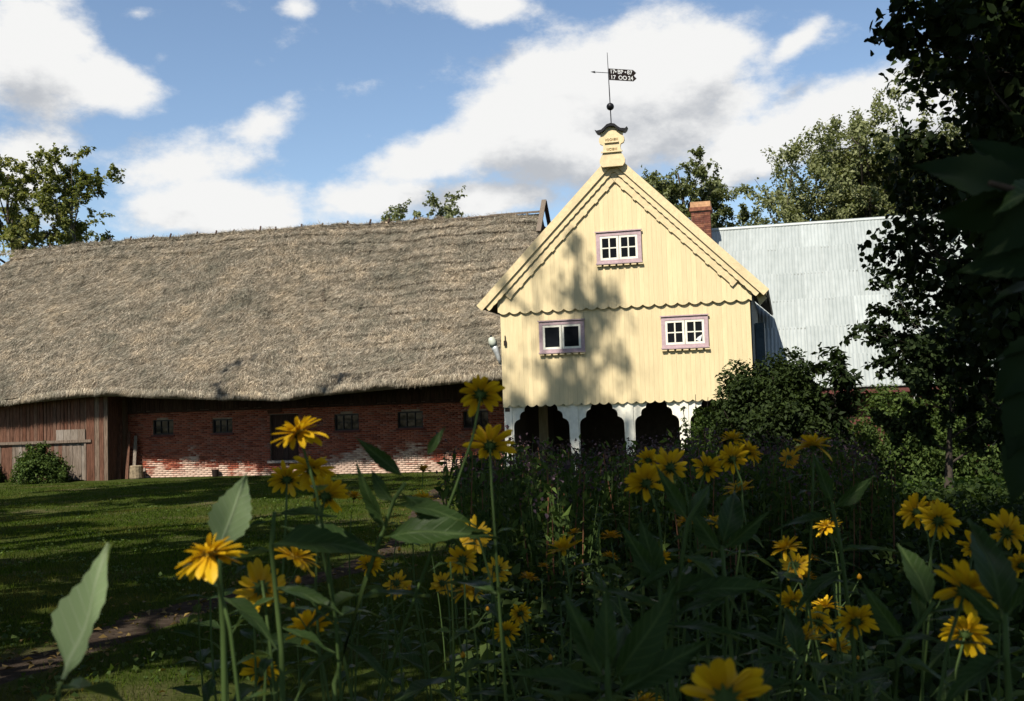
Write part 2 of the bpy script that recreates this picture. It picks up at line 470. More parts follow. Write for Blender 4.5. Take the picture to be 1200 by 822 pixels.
M_petal, _nt, _p = new_mat('yellow_petal')
_g = _nt.nodes.new('ShaderNodeNewGeometry'); _oi = _nt.nodes.new('ShaderNodeObjectInfo')
_tc = _nt.nodes.new('ShaderNodeTexCoord'); _sp = _nt.nodes.new('ShaderNodeSeparateXYZ'); _nt.links.new(_tc.outputs['Object'], _sp.inputs[0])
_cr = ramp(_nt, _sp.outputs[1], [(.0, (.48, .245, .005)), (.5, (.60, .365, .008)), (1.0, (.67, .44, .012))])
_cr = mixc(_nt, 1.0, _cr, ramp(_nt, _oi.outputs['Random'], [(0, (.82, .78, .7)), (1, (1, 1, 1))]), 'MULTIPLY')
_nt.links.new(_cr, _p.inputs['Base Color']); _p.inputs['Roughness'].default_value = .5; _p.inputs['Specular IOR Level'].default_value = .25
_tr = _nt.nodes.new('ShaderNodeBsdfTranslucent'); _nt.links.new(_cr, _tr.inputs[0])
_ms = _nt.nodes.new('ShaderNodeMixShader'); _ms.inputs[0].default_value = .4
_nt.links.new(_p.outputs[0], _ms.inputs[1]); _nt.links.new(_tr.outputs[0], _ms.inputs[2]); _nt.links.new(_ms.outputs[0], _nt.nodes['Material Output'].inputs[0])

M_ground, _nt, _p = new_mat('lawn_soil')
_v = coords(_nt)
_f1 = noise(_nt, _v, .45, 6, .6); _f2 = noise(_nt, _v, 14, 6, .7)
_ga = mixc(_nt, _f2, (.016, .027, .006), (.058, .07, .017))
_gb = mixc(_nt, _f2, (.05, .042, .022), (.13, .11, .055))
_nt.links.new(mixc(_nt, ramp(_nt, _f1, [(.54, (0, 0, 0)), (.68, (.8, .8, .8))]), _ga, _gb), _p.inputs['Base Color'])
_p.inputs['Roughness'].default_value = .95; _p.inputs['Specular IOR Level'].default_value = 0; bump(_nt, _p, _f2, .9, .06)
M_path, _nt, _p = new_mat('trodden_soil')
_v = coords(_nt); _f2 = noise(_nt, _v, 9, 8, .7)
_nt.links.new(ramp(_nt, _f2, [(.3, (.022, .016, .012)), (.55, (.05, .038, .028)), (.75, (.085, .064, .05))]), _p.inputs['Base Color'])
_p.inputs['Roughness'].default_value = .95; _p.inputs['Specular IOR Level'].default_value = 0; bump(_nt, _p, _f2, .9, .05)
M_stone = mat_plain('foundation_stone', (.22, .19, .17), .95, 0, 6, .35, .6)

# ------------------------------------------------------------------ the ground
def sstep(a, b, x):
    t = np.clip((x - a) / (b - a), 0, 1); return t * t * (3 - 2 * t)


def gh(x, y):
    x = np.asarray(x, float); y = np.asarray(y, float)
    return .4 * (1 - sstep(5, 27, y)) + .035 * np.sin(x * .9 + 1.3) * np.sin(y * .7) * sstep(2, 8, y) * (1 - sstep(30, 38, y))


def build_ground():
    def axis(lo, hi, step, far):
        a = list(np.arange(lo, hi + 1e-6, step)); k = step
        b = hi; c = lo
        while b < far:
            k *= 1.5; b += k; a.append(b); c -= k; a.insert(0, c)
        return np.array(a)
    xs = axis(-26, 26, .6, 900); ys = axis(-12, 50, .6, 1600)
    X, Y = np.meshgrid(xs, ys, indexing='xy')
    V = np.stack([X, Y, gh(X, Y)], -1).reshape(-1, 3)
    nx = len(xs); i = np.arange(len(ys) - 1)[:, None] * nx + np.arange(nx - 1)[None]
    F = np.stack([i, i + 1, i + nx + 1, i + nx], -1).reshape(-1, 4)
    o = link('ground', mesh_np('ground', V, F, True), M_ground); tag(o, 'shaded grassy ground around the farm buildings', None, None, 'structure')
    # trodden path
    ctr = []
    for (u, v) in ((-60, 812), (30, 782), (150, 735), (250, 705), (350, 684), (430, 660), (478, 632), (500, 605), (512, 585), (516, 572)):
        p = onplane(u, v, (0, 0, .2), (0, 0, 1))
        for _ in range(4): p = onplane(u, v, (0, 0, float(gh(p[0], p[1]))), (0, 0, 1))
        ctr.append(p)
    ctr = np.array(ctr)
    t = np.linspace(0, len(ctr) - 1, 90)
    k = np.arange(len(ctr))
    cx = np.interp(t, k, ctr[:, 0]); cy = np.interp(t, k, ctr[:, 1])
    ker = np.ones(9) / 9
    cx = np.convolve(np.pad(cx, 4, 'edge'), ker, 'valid'); cy = np.convolve(np.pad(cy, 4, 'edge'), ker, 'valid')
    dx = np.gradient(cx); dy = np.gradient(cy); L_ = np.hypot(dx, dy); nx_, ny_ = -dy / L_, dx / L_
    rg = np.random.default_rng(3)
    V = []
    m = 9
    wob = [np.convolve(rg.normal(size=98), np.ones(9) / 9, 'valid') * .22 for _ in range(2)]
    for i in range(90):
        wl = .26 + wob[0][i] * 1.3; wr = .26 + wob[1][i] * 1.3
        for j in range(m):
            q = -wl + (wl + wr) * j / (m - 1)
            x = cx[i] + nx_[i] * q; y = cy[i] + ny_[i] * q
            V.append((x, y, float(gh(x, y)) + .006 - .012 * (abs(j - 4) == 4)))
    F = [(i * m + j, i * m + j + 1, (i + 1) * m + j + 1, (i + 1) * m + j) for i in range(89) for j in range(m - 1)]
    o = link('path', mesh_np('path', V, F, True), M_path); tag(o, 'bare trodden soil path curving across the lawn', None, None, 'structure')
    return cx, cy


PATHX, PATHY = build_ground()


def blades(name, n, sampler, hmin, hmax, w, mat, label, seed, bend=1.1):
    rg = np.random.default_rng(seed)
    P = sampler(rg, n); n = len(P)
    h = rg.uniform(hmin, hmax, n) * rg.uniform(.6, 1.2, n); a = rg.uniform(0, 2 * np.pi, n); b = rg.uniform(0, 2 * np.pi, n)
    d = np.stack([np.cos(a), np.sin(a), np.zeros(n)], -1); e = np.stack([np.cos(b), np.sin(b), np.zeros(n)], -1)
    dist = np.hypot(P[:, 0], P[:, 1]); ww = (w * np.clip(dist / 10, .6, 2.6))[:, None]
    up = np.array([0, 0, 1.])
    q = rg.uniform(0, bend, n)[:, None] * h[:, None]
    v0 = P - d * ww; v1 = P + d * ww; v2 = P + up * h[:, None] * .97 + e * q
    V = np.stack([v0, v1, v2], 1).reshape(-1, 3)
    F = np.arange(3 * n).reshape(-1, 3)
    o = link(name, mesh_np(name, V, F), mat)
    tag(o, label, 'grass', None, 'stuff'); return o


def lawn_sampler(rg, n):
    out = []
    while sum(map(len, out)) < n:
        m = n
        y = 2.0 + 41 * rg.random(m) ** 1.55
        x = rg.uniform(-1, 1, m) * (.55 * y + 2.5)
        keep = (x < .6 + .1 * y)
        z = rg.random(m)
        dp = np.min(np.hypot(x[:, None] - PATHX[None, ::3], y[:, None] - PATHY[None, ::3]), 1)
        keep &= (dp > .18 + .38 * z)
        bare = np.sin(x * 1.1 + 2 * np.sin(y * .5)) * np.sin(y * .9 + x * .4) + .6 * np.sin(x * 2.7 + y * 1.9)
        keep &= ~((bare > .75) & (rg.random(m) < .72))
        # keep off the barn
        keep &= ((x + 9.02) * math.sin(R(14)) + (y - 44.53) * math.cos(R(14)) < -.15)
        p = np.stack([x[keep], y[keep], gh(x[keep], y[keep]) - .005], -1); out.append(p)
    return np.concatenate(out)[:n]


blades('lawn_grass', 230000, lawn_sampler, .03, .08, .0035, M_grass, 'short lawn grass with bright sunny patches before the barn', 11)

# ------------------------------------------------------------------ frames of the buildings
TH = R(14)
AX = np.array([math.cos(TH), -math.sin(TH), 0]); BX = np.array([math.sin(TH), math.cos(TH), 0])
BARN0 = onplane(340, 557, (0, 0, 0), (0, 0, 1))                 # a point at the foot of the brick wall
GAB0 = CAM + ray(735, 475) * 34.0; GAB0[2] = 0


def barn_xz(u, v, off):
    q = onplane(u, v, BARN0 + BX * off, BX); d = q - BARN0; return float(d @ AX), float(q[2])


# ------------------------------------------------------------------ thatched barn
def build_barn():
    root = empty('thatched_barn', BARN0, -TH)
    tag(root, 'long low brick barn with a shaggy thatched roof left of the yellow house', 'barn')
    rg = np.random.default_rng(21)
    eave_px = [(-60, 470), (0, 467), (60, 460), (100, 456), (130, 455), (180, 458), (240, 459), (300, 460), (338, 461), (352, 456), (400, 452), (450, 447), (520, 441), (590, 435), (640, 431)]
    ex = [barn_xz(u, v, -2.2) for u, v in eave_px]
    ES = np.array([e[0] for e in ex]); EZ = np.array([e[1] for e in ex]) + .02
    RS = np.array([-24, -16.6, -8.4, .2, 6.0, 10.5]); RZ = np.array([10.8, 10.86, 10.94, 10.88, 10.74, 10.56])
    SL, SR = -16.3, 9.55
    phs = rg.uniform(0, 6.28, 12)

    def lump(s, t):
        z = np.zeros_like(s)
        for i in range(6):
            fs = .5 * 1.5 ** i; ft = .8 * 1.55 ** i
            z += .055 / 1.45 ** i * np.sin(s * fs * 1.3 + phs[i] + 1.7 * np.sin(t * ft)) * np.sin(t * 6 * ft * .35 + phs[i + 6] + .6 * np.sin(s * fs * .7))
        for i in range(5):       # small tussocks and hollows
            a_ = phs[i] * 2; q_ = (np.cos(a_) * s + np.sin(a_) * t * 10) * (2.6 + .9 * i); r_ = (-np.sin(a_) * s * .7 + np.cos(a_) * t * 10) * (2.1 + 1.1 * i)
            z += .017 * np.sin(q_ + 1.3 * np.sin(r_ * .6)) * np.sin(r_ + phs[i + 4])
        return z

    def course(s, t):
        k = t * 17 + .10 * np.sin(s * .6) + .05 * np.sin(s * 1.9 + 1) + .04 * np.sin(s * 5.3)
        saw = k - np.floor(k)
        w = (sstep(-3.0, 4.0, s) * .062 * (.6 + .4 * np.sin(s * 1.3 + np.floor(k) * 2.1)) + .015 + .06 * sstep(.80, .9, t) * (.6 + .4 * np.sin(s * 1.7 + np.floor(k) * 3)))
        return (1 - saw) * w

    def P(s, t, side=1):
        """front slope point; t 0 at eave, 1 at ridge"""
        s = np.asarray(s, float); t = np.asarray(t, float)
        e = np.interp(s, ES, EZ); r = np.interp(s, RS, RZ)
        e2 = e - .0
        sag = -.22 * np.sin(np.pi * t)
        z = e2 + (r - e2) * t + sag * .7
        y = -2.2 + 7.2 * t + .0 * t
        # rounded top
        n = lump(s, t) + course(s, t)
        edge = sstep(0, .03, t)
        z = z + n * .72; y = y - n * .69
        z = z - .16 * (1 - sstep(0, .05, t)) * 0.6
        return np.stack([s, y, z], -1)

    def sleft(t): return SL - 4.6 * (1 - t)
    ns, ntt = 330, 170
    U = np.linspace(0, 1, ns); T = np.linspace(0, 1, ntt)
    uu, tt = np.meshgrid(U, T, indexing='xy')
    S = sleft(tt) * (1 - uu) + SR * uu
    V = P(S, tt).reshape(-1, 3)
    i = np.arange(ntt - 1)[:, None] * ns + np.arange(ns - 1)[None]
    F = np.stack([i, i + 1, i + ns + 1, i + ns], -1).reshape(-1, 4)
    roof = link('thatched_roof', mesh_np('thatched_roof', V, F, True), M_thatchbase, root)
    # underside, back slope, left hip, right end
    b = MB()
    for k in range(40):
        s0 = SL - 4.5 + (SR + 4.5 - SL) * k / 40; s1 = SL - 4.5 + (SR + 4.5 - SL) * (k + 1) / 40
        q = []
        for s in (s0, s1):
            e = float(np.interp(s, ES, EZ)); q.append([(s, -2.2, e - .08), (s, -1.95, e - .34), (s, .2, e + 1.75)])
        b.add(q[0] + q[1], [(0, 1, 4, 3), (1, 2, 5, 4)])
    b.add([(SL, 5, 10.6), (SR, 5, 10.7), (SR, 12.4, 3.3), (SL - 4.6, 12.4, 3.3)], [(0, 1, 2, 3)])
    b.add([(SL, 5, 10.62), (SL - 4.6, -2.2, 3.4), (SL - 4.6, 12.4, 3.3)], [(0, 1, 2)])
    b.add([(SR - .02, 5, 10.6), (SR - .02, -2.1, 3.4), (SR - .02, 12.3, 3.3)], [(0, 1, 2)])
    b.build('roof_underside', M_thatchbase, root)
    # straw
    n = 420000
    t = rg.random(n) ** .95; u = rg.random(n); s = sleft(t) * (1 - u) + SR * u
    nl = 16000; t[:nl] = rg.random(nl) * .012
    nr = 14000; t[nl:nl + nr] = .975 + .03 * rg.random(nr)
    p = P(s, np.clip(t, 0, 1.004))
    L_ = rg.uniform(.10, .34, n); wd = rg.uniform(.005, .013, n)
    jit = rg.normal(0, .42, n) + .38 * np.sin(s * .8 + 3 * t) * np.sin(t * 9 + s * .3)
    side = np.array([1., 0, 0]); down = np.array([0, -.70, -.714]); nor = np.array([0, -.714, .70])
    lift = rg.uniform(-.02, .42, n) ** 1.0
    d = down[None] * np.cos(jit)[:, None] + side[None] * np.sin(jit)[:, None] + nor[None] * lift[:, None]
    top = t > .97
    d[top] = side[None] * np.sign(rg.normal(size=top.sum()))[:, None] * .5 + rg.normal(0, .5, (top.sum(), 3)) + np.array([0, -.35, -.1])
    L_[top] *= .55
    hang = t < .02
    d[hang] += np.array([0, .25, -.55]); L_[hang] *= .75
    w = np.cross(d, nor[None] + rg.normal(0, .35, (n, 3))); w /= np.linalg.norm(w, axis=1)[:, None] + 1e-9
    a = p + nor[None] * rg.uniform(-.01, .035, n)[:, None]
    q = a + d * L_[:, None]
    V = np.stack([a - w * wd[:, None], a + w * wd[:, None], q], 1).reshape(-1, 3)
    o = link('straw', mesh_np('straw', V, np.arange(3 * n).reshape(-1, 3)), M_thatch, roof)
    o['kind'] = 'stuff'
    # dark pulled-out tufts
    for (uu_, vv_, ln) in ((216, 0, 0),):
        pass
    for (u_, v_) in ((382, 352), (380, 345), (366, 388), (355, 420)):
        r_ = ray(u_, v_); best = None
        for tq in np.linspace(.02, .98, 200):
            y = -2.2 + 7.2 * tq; sx, z = barn_xz(u_, v_, y)
            pz = P(np.array([sx]), np.array([tq]))[0]
            e = abs(pz[2] - z)
            if best is None or e < best[0]: best = (e, sx, tq)
        pp = P(np.array([best[1]]), np.array([best[2]]))[0]
        tb = MB()
        for k in range(26):
            c = pp + rg.normal(0, .05, 3); dd = np.array([rg.normal(0, .25), -.72, -.45 + rg.normal(0, .2)]) * rg.uniform(.15, .33)
            tb.bar(c, c + dd, .012, .012)
        o = tb.build('loose_tuft', M_thatchbase, roof); o['kind'] = 'stuff'
    # ridge pegs and rail
    for k in range(19):
        s = -14.5 + k * 1.08 + rg.uniform(-.2, .2); z = float(np.interp(s, RS, RZ))
        m = MB().bar((s, 4.9, z - .05), (s + rg.uniform(-.06, .06), 5.02, z + rg.uniform(.12, .2)), .06, .06); m.build('ridge_peg', M_darkwood, roof)
    z0 = float(np.interp(8.5, RS, RZ))
    MB().bar((5.6, 4.8, z0 + .07), (7.6, 4.85, z0 + .10), .07, .06).build('ridge_rail', M_woodgrey, roof)
    MB().bar((7.3, 4.85, z0 + .11), (9.5, 4.9, z0 + .13), .08, .08).build('ridge_rail', M_woodgrey, roof)
    MB().bar((8.9, 4.9, z0 - .5), (8.95, 4.86, z0 + .14), .08, .06).build('ridge_rail', M_woodgrey, roof)
    mp = MB(); mp.add([(7.5, 4.55, z0 - .33), (8.4, 4.55, z0 - .33), (8.45, 4.83, z0 + .02), (7.5, 4.83, z0 + .02), (7.5, 4.6, z0 - .40), (8.4, 4.6, z0 - .40), (8.45, 4.9, z0 - .04), (7.5, 4.9, z0 - .04)],
                      [(0, 1, 2, 3), (7, 6, 5, 4), (0, 4, 5, 1), (1, 5, 6, 2), (2, 6, 7, 3), (3, 7, 4, 0)])
    mp.build('ridge_sheet', M_pale, roof)
    # end boards in an A shape above the ridge
    MB().bar((9.62, 3.9, 9.75), (9.66, 5.05, 11.28), .06, .2, (1, 0, 0)).build('wind_board', M_woodgrey, roof)
    MB().bar((9.70, 6.5, 9.5), (9.70, 5.0, 11.22), .06, .17, (1, 0, 0)).build('wind_board', M_darkwood, roof)
    MB().bar((9.66, 4.2, 10.02), (9.66, 6.0, 10.02), .06, .18).build('wind_board', M_darkwood, roof)

    # brick wall with openings
    opens = []
    for (x0, y0, x1, y1) in ((179, 492, 203, 510), (249, 491, 272, 508), (317, 485, 349, 540), (392, 485, 420, 505), (466, 482, 495, 502), (543, 481, 572, 502)):
        a = barn_xz(x0, y1, 0); c = barn_xz(x1, y0, 0); opens.append((a[0], c[0], a[1], c[1], (x1 - x0 > 30)))
    wall = MB()
    xs = sorted([-7.35, 14.0] + [q for o_ in opens for q in o_[:2]])
    for k in range(len(xs) - 1):     # backing of mortar, split round the openings
        mid = (xs[k] + xs[k + 1]) / 2
        op = [o_ for o_ in opens if o_[0] < mid < o_[1]]
        if op:
            wall.box(xs[k], xs[k + 1], .03, .4, 0, op[0][2]); wall.box(xs[k], xs[k + 1], .03, .4, op[0][3], 2.72)
        else: wall.box(xs[k], xs[k + 1], .03, .4, 0, 2.72)
    wo = wall.build('brick_wall', M_mortar, root)
    V = []; F = []
    bl, bh = .255, .077
    z = 0.0; row = 0
    while z < 2.66:
        x = -7.35 + (-.127 if row % 2 else 0)
        while x < 13.9:
            x0, x1 = max(x, -7.35), x + bl - .012
            pieces = [(x0, x1)]
            for o_ in opens:
                arch = .05 * (1 - ((x0 + x1) / 2 - (o_[0] + o_[1]) / 2) ** 2 * 6) if not o_[4] else 0
                if z + bh > o_[2] and z < o_[3] + arch:
                    np_ = []
                    for (a, c) in pieces:
                        if c <= o_[0] or a >= o_[1]: np_.append((a, c)); continue
                        if a < o_[0] - .03: np_.append((a, o_[0]))
                        if c > o_[1] + .03: np_.append((o_[1], c))
                    pieces = np_
            for (a, c) in pieces:
                if c - a < .03: continue
                f = rg.uniform(.0, .014); hz = rg.uniform(-.003, .003)
                base = len(V)
                for (yy, ins) in ((.03, 0), (f, .004)):
                    V += [(a + ins, yy, z + ins + hz), (c - ins, yy, z + ins + hz), (c - ins, yy, z + bh - .011 - ins + hz), (a + ins, yy, z + bh - .011 - ins + hz)]
                F += [(base + 4, base + 5, base + 6, base + 7)] + [(base + q, base + (q + 1) % 4, base + 4 + (q + 1) % 4, base + 4 + q) for q in range(4)]
            x += bl
        z += bh; row += 1
    bo = link('bricks', mesh_np('bricks', V, F), M_brick, wo); bo['kind'] = 'stuff'
    for i_, (x0, x1, z0, z1, isdoor) in enumerate(opens):
        if isdoor:
            d = MB().box(x0, x1, .16, .2, z0, z1).build('door', M_core, root)
            for k in range(5):
                w_ = (x1 - x0) / 5
                MB().box(x0 + k * w_ + .006, x0 + (k + 1) * w_ - .006, .13, .158, z0 + .02, z1 - .02).build('plank', M_darkwood, d)
            MB().box(x0 - .1, x1 + .1, -.10, .1, z0 - .1, z0 - .002).build('step', M_stone, d)
            continue
        wf = MB()
        t_ = .05
        wf.box(x0, x1, .10, .15, z0, z0 + t_).box(x0, x1, .10, .15, z1 - t_, z1).box(x0, x0 + t_, .1, .15, z0 + t_, z1 - t_).box(x1 - t_, x1, .1, .15, z0 + t_, z1 - t_)
        for fr in (.333, .667): wf.box(x0 + (x1 - x0) * fr - .014, x0 + (x1 - x0) * fr + .014, .105, .145, z0 + t_, z1 - t_)
        wf.box(x0 + t_, x1 - t_, .108, .142, (z0 + z1) / 2 - .014, (z0 + z1) / 2 + .014)
        w_ = wf.build('window', M_black, root)
        MB().box(x0 + .02, x1 - .02, .15, .16, z0 + .02, z1 - .02).build('pane', M_glass, w_)
        MB().box(x0 - .06, x1 + .06, -.05, .1, z0 - .085, z0 - .004).build('sill', M_redwall, w_)
    # dark planks between the bricks and the eaves
    x = -7.3
    while x < 9.9:
        w_ = rg.uniform(.16, .24)
        MB().box(x, x + w_ - .012, -.02 - rg.uniform(0, .02), .03, 2.74 + rg.uniform(-.05, .03), 5.2).build('plank', M_darkwood, root)
        x += w_
    MB().box(-7.3, 10, -.05, .3, 2.66, 2.735).build('wall_plate', M_darkwood, root)
    MB().bar((1.2, -.06, 2.9), (2.6, -.05, 3.05), .03, .12).build('loose_board', M_darkwood, root)
    MB().bar((-.9, -.06, 2.55), (-.3, -.06, 2.6), .03, .16).build('loose_board', M_wood, root)
    # foundation stones along the foot
    # plank wall on the far left, standing forward of the bricks
    yw = -1.4
    zb = barn_xz(50, 519, yw)[1]
    xr = barn_xz(102, 520, yw)[0]; xe = barn_xz(127, 520, yw)[0]
    x = -14.6
    while x < xr - .05:
        w_ = rg.uniform(.10, .20)
        MB().box(x, min(x + w_ - rg.uniform(.008, .03), xr), yw - rg.uniform(0, .035), yw + .03, zb + .04 + rg.uniform(-.05, .02), 3.62).build('plank', M_wood, root)
        x += w_
    x = -14.6
    while x < xr - .05:
        w_ = rg.uniform(.13, .22)
        near = x > xr - 1.25
        MB().box(x, min(x + w_ - .01, xr), yw - rg.uniform(0, .02), yw + .03, rg.uniform(.0, .06), zb - .06).build('plank', M_woodgrey if (near or rg.random() < .45) else M_wood, root)
        x += w_
    x = xr + .01
    while x < xe - .03:
        w_ = rg.uniform(.16, .22)
        MB().box(x, min(x + w_ - .012, xe), yw - .05 - rg.uniform(0, .015), yw + .03, 0, 3.62).build('plank', M_wood, root)
        x += w_
    MB().bar((-14.6, yw - .07, zb + .0), (xr + .25, yw - .09, zb + .02), .06, .11).build('rail', M_woodgrey, root)
    a = barn_xz(67, 510, yw); c = barn_xz(101, 503, yw)
    for k in range(4):
        MB().box(a[0] + (c[0] - a[0]) * k / 4, a[0] + (c[0] - a[0]) * (k + 1) / 4 - .012, yw - .065, yw - .025, zb + .07, zb + .5).build('hatch_board', M_woodgrey, root)
    MB().box(xr - .09, xr + .0, yw - .075, yw - .022, .02, zb - .07).build('door_post', M_woodgrey, root)
    # side wall between plank wall and bricks
    for k in range(7):
        MB().box(xe - .04, xe, yw + k * .2, yw + (k + 1) * .2 - .012, 0, 3.55 + .19 * k).build('plank', M_wood, root)
    MB().box(-15, xe - .1, yw + .06, yw + .1, 0, 3.5).build('inner_lining', M_core, root)
    # back and end walls
    MB().box(-15, 9.5, 9.8, 10.1, 0, 5.0).box(-15.2, -15, -1.3, 9.7, 0, 3.4).build('rear_wall', M_mortar, root)
    return root, xe, yw


BARN, XE, YW = build_barn()


def barn_world(x, y, z):
    p = BARN0 + AX * x + BX * y; return (p[0], p[1], z)


# leaning boards between plank wall and bricks: loose things
for k, (dx, h, ln, mt, lab) in enumerate(((.10, 2.3, .25, M_wood, 'widest brown board leaning at the end of the plank wall'), (.33, 1.95, .3, M_wood, 'tall narrow board leaning beside the plank wall corner'),
                                          (.52, 1.75, .28, M_woodgrey, 'grey plank leaning outermost at the plank wall corner'), (.78, .8, .55, M_woodgrey, 'short grey board tilted against the brick wall corner'))):
    e = empty('leaning_board', barn_world(XE + dx, YW + .55 + .2 * k, 0), -TH)
    tag(e, lab, 'board', 'boards leaning in the barn corner')
    MB().bar((.1 if k == 3 else 0, 0, 0.0), (-ln * .5 if k == 3 else -.06, ln, h), .14, .03, (0, 1, 0)).build('plank', mt, e)

p_ = onplane(172, 560, (0, 0, 0), (0, 0, 1))
p_ = p_ - BX * .75
e = empty('chopping_block', (p_[0], p_[1], 0)); tag(e, 'round wooden chopping block standing before the whitewashed brick wall', 'log')
lg = MB(); rr = random.Random(4); prof = [(.27, 0), (.285, .05), (.27, .25), (.265, .5), (.25, .53)]
lg.lathe(prof, n=14).build('trunk_section', mat_plain('log_bark', (.20, .155, .10), .95, 0, 10, .45, .8), e)
MB().lathe([(.245, .531), (.23, .538), (.02, .539)], n=14).build('cut_face', mat_plain('cut_wood', (.30, .24, .16), .9, 0, 20), e)
p_ = onplane(261, 558, (0, 0, 0), (0, 0, 1))
p_ = p_ - BX * .6
e = empty('rusty_bucket', (p_[0], p_[1], 0)); tag(e, 'small dark rusty bucket standing at the foot of the brick wall', 'bucket')
MB().lathe([(.11, 0), (.12, .02), (.15, .28), (.16, .29), (.145, .285), (.11, .03)], n=14).build('body', M_rust, e)
hp = [(.15 * math.cos(t), .0, .28 + .16 * math.sin(t)) for t in np.linspace(0, math.pi, 9)]
MB().tube(hp, .007, 5).build('handle', M_rust, e)

# neighbouring thatched roof at the far left
e = empty('neighbour_shed', barn_world(-23.2, 5.5, 0), -TH); tag(e, 'neighbouring thatched shed just showing beyond the barn roof end', 'shed')
MB().box(-3.5, 3.0, -1, 7, 0, 5.2).build('wall', M_redwall, e)
rf = MB(); rf.prism([(-4.5, 5.0), (4.2, 5.0), (3.3, 10.1), (-3.0, 10.2)], -1.4, 7).build('thatched_roof', M_thatchbase, e)
for k in range(3): MB().bar((3.1 + .35 * k, -1.5, 10.1 - .9 * k), (4.1 + .3 * k, -1.2, 10.2 - .95 * k), .12, .1).build('roof_batten', M_woodgrey, e)


# ------------------------------------------------------------------ metal-roofed wing
def build_wing():
    root = empty('metal_roofed_wing', barn_world(0, 0, 0), -TH)
    tag(root, 'long wing with a pale corrugated metal roof right of the yellow house', 'building')
    y0, z0, y1, z1 = -.75, 2.70, 5.0, 9.42
    x0, x1 = 11.0, 33.0
    L_ = math.hypot(y1 - y0, z1 - z0); uy, uz = (y1 - y0) / L_, (z1 - z0) / L_
    wdt, rows = 1.02, 6
    rl = L_ / rows
    # one corrugated sheet, shared
    n = 40
    V = []; F = []
    for j, tt in enumerate((0, 1)):
        for i in range(n + 1):
            x = (wdt + .05) * i / n
            c = .009 * math.cos(2 * math.pi * i / 5)
            V.append((x, 0 + uy * tt * (rl + .12) - uz * c, uz * tt * (rl + .12) + uy * c))
    F = [(i, i + 1, n + 2 + i, n + 1 + i) for i in range(n)]
    me = mesh_np('roof_sheet', V, F, True); me.materials.append(M_metal)
    rg = random.Random(8)
    roof = MB().add([(x0, y0 + .03, z0 - .05), (x1, y0 + .03, z0 - .05), (x1, y1, z1 - .05), (x0, y1, z1 - .05), (x0, 10.7, 2.65), (x1, 10.7, 2.65)], [(0, 1, 2, 3), (3, 2, 5, 4)]).build('roof', M_rooftile, root)
    for r in range(rows):
        k = 0; x = x0 + (.0 if r % 2 else -.3)
        while x < x1 - 1:
            o = link('roof_sheet', me, None, roof)
            lift = .012 + .008 * (k % 2) - .022 * (r % 2) * 0
            t = r * rl - .04
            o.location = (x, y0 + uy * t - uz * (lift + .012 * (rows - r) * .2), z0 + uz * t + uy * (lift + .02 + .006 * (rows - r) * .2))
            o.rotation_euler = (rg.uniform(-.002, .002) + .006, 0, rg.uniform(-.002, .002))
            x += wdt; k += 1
    MB().tube([(x0, y1, z1 + .02), (x1, y1, z1 + .0)], .1, 8).build('ridge_cap', M_metal, roof)
    w = MB().box(x0, x1 - .4, 0, .3, 0, 3.4).build('front_wall', M_redwall, root)
    for k in range(70):
        xx = x0 + 4 + .25 * k
        if xx > x1 - .7: break
        MB().box(xx, xx + .235, -.03, -.002, .3, 3.35).build('plank', M_redwall, w)
    MB().box(x0, x1, y0 + .02, y0 + .06, z0 - .22, z0 - .07).build('fascia', M_redwall, root)
    MB().box(x0, x1 - .4, 9.7, 10, 0, 3.2).box(x1 - .7, x1 - .4, .31, 9.69, 0, 3.2).build('rear_wall', M_redwall, root)
    gy = y0 - .06
    MB().tube([(x1 - 9.2, gy, z0 - .1), (x1 - 9.5, gy + .3, z0 - .9), (x1 - 9.6, -.1, .2)], .04, 6).build('downpipe', M_pale, root)
    # chimney behind the gable
    ch = empty('brick_chimney', barn_world(0, 0, 0), -TH)
    tag(ch, 'red brick chimney behind the right slope of the yellow gable', 'chimney')
    cx0, cx1, cy0, cy1 = 15.98, 16.74, 3.6, 4.3
    MB().box(cx0 + .02, cx1 - .02, cy0 + .02, cy1 - .02, 7.0, 10.05).build('core', M_mortar, ch)
    r2 = random.Random(2)
    z = 8.3; row = 0
    pm = {}
    def brick(a, b_, c, d, z_, h):
        m = MB().box(a, b_, c, d, z_, z_ + h); m.build('brick', pm.setdefault('m', mat_plain('chimney_brick_%d' % r2.randint(0, 9), (.13, .05, .035), .9, 0, 9, .4, .4)) if r2.random() < .6 else M_chim2, ch)
    while z < 10.0:
        off = .13 if row % 2 else 0
        for (a, b_) in ((cx0, cx0 + .24 - off * .9), (cx0 + .252 - off * .9, cx0 + .5 - off * .9), (cx0 + .512 - off * .9, cx1)):
            brick(a, b_, cy0 + r2.uniform(-.004, .006), cy0 + .1, z, .066)
        brick(cx0 - .0 + .001, cx0 + .1, cy0 + .108, cy0 + .4, z, .066)
        brick(cx1 - .1, cx1 - .001, cy0 + .108, cy0 + .4, z, .066)
        z += .078; row += 1
    MB().box(cx0 - .06, cx1 + .06, cy0 - .06, cy1 + .06, 10.05, 10.2).build('corbel', M_chim2, ch)
    MB().box(cx0 - .02, cx1 + .02, cy0 - .02, cy1 + .02, 10.203, 10.42).build('cap', M_chimcap, ch)


M_chim2 = mat_plain('chimney_brick_dark', (.19, .08, .048), .9, 0, 9, .45, .4)
M_chimcap = mat_plain('chimney_cap', (.42, .24, .13), .9, 0, 9, .3, .4)
build_wing()


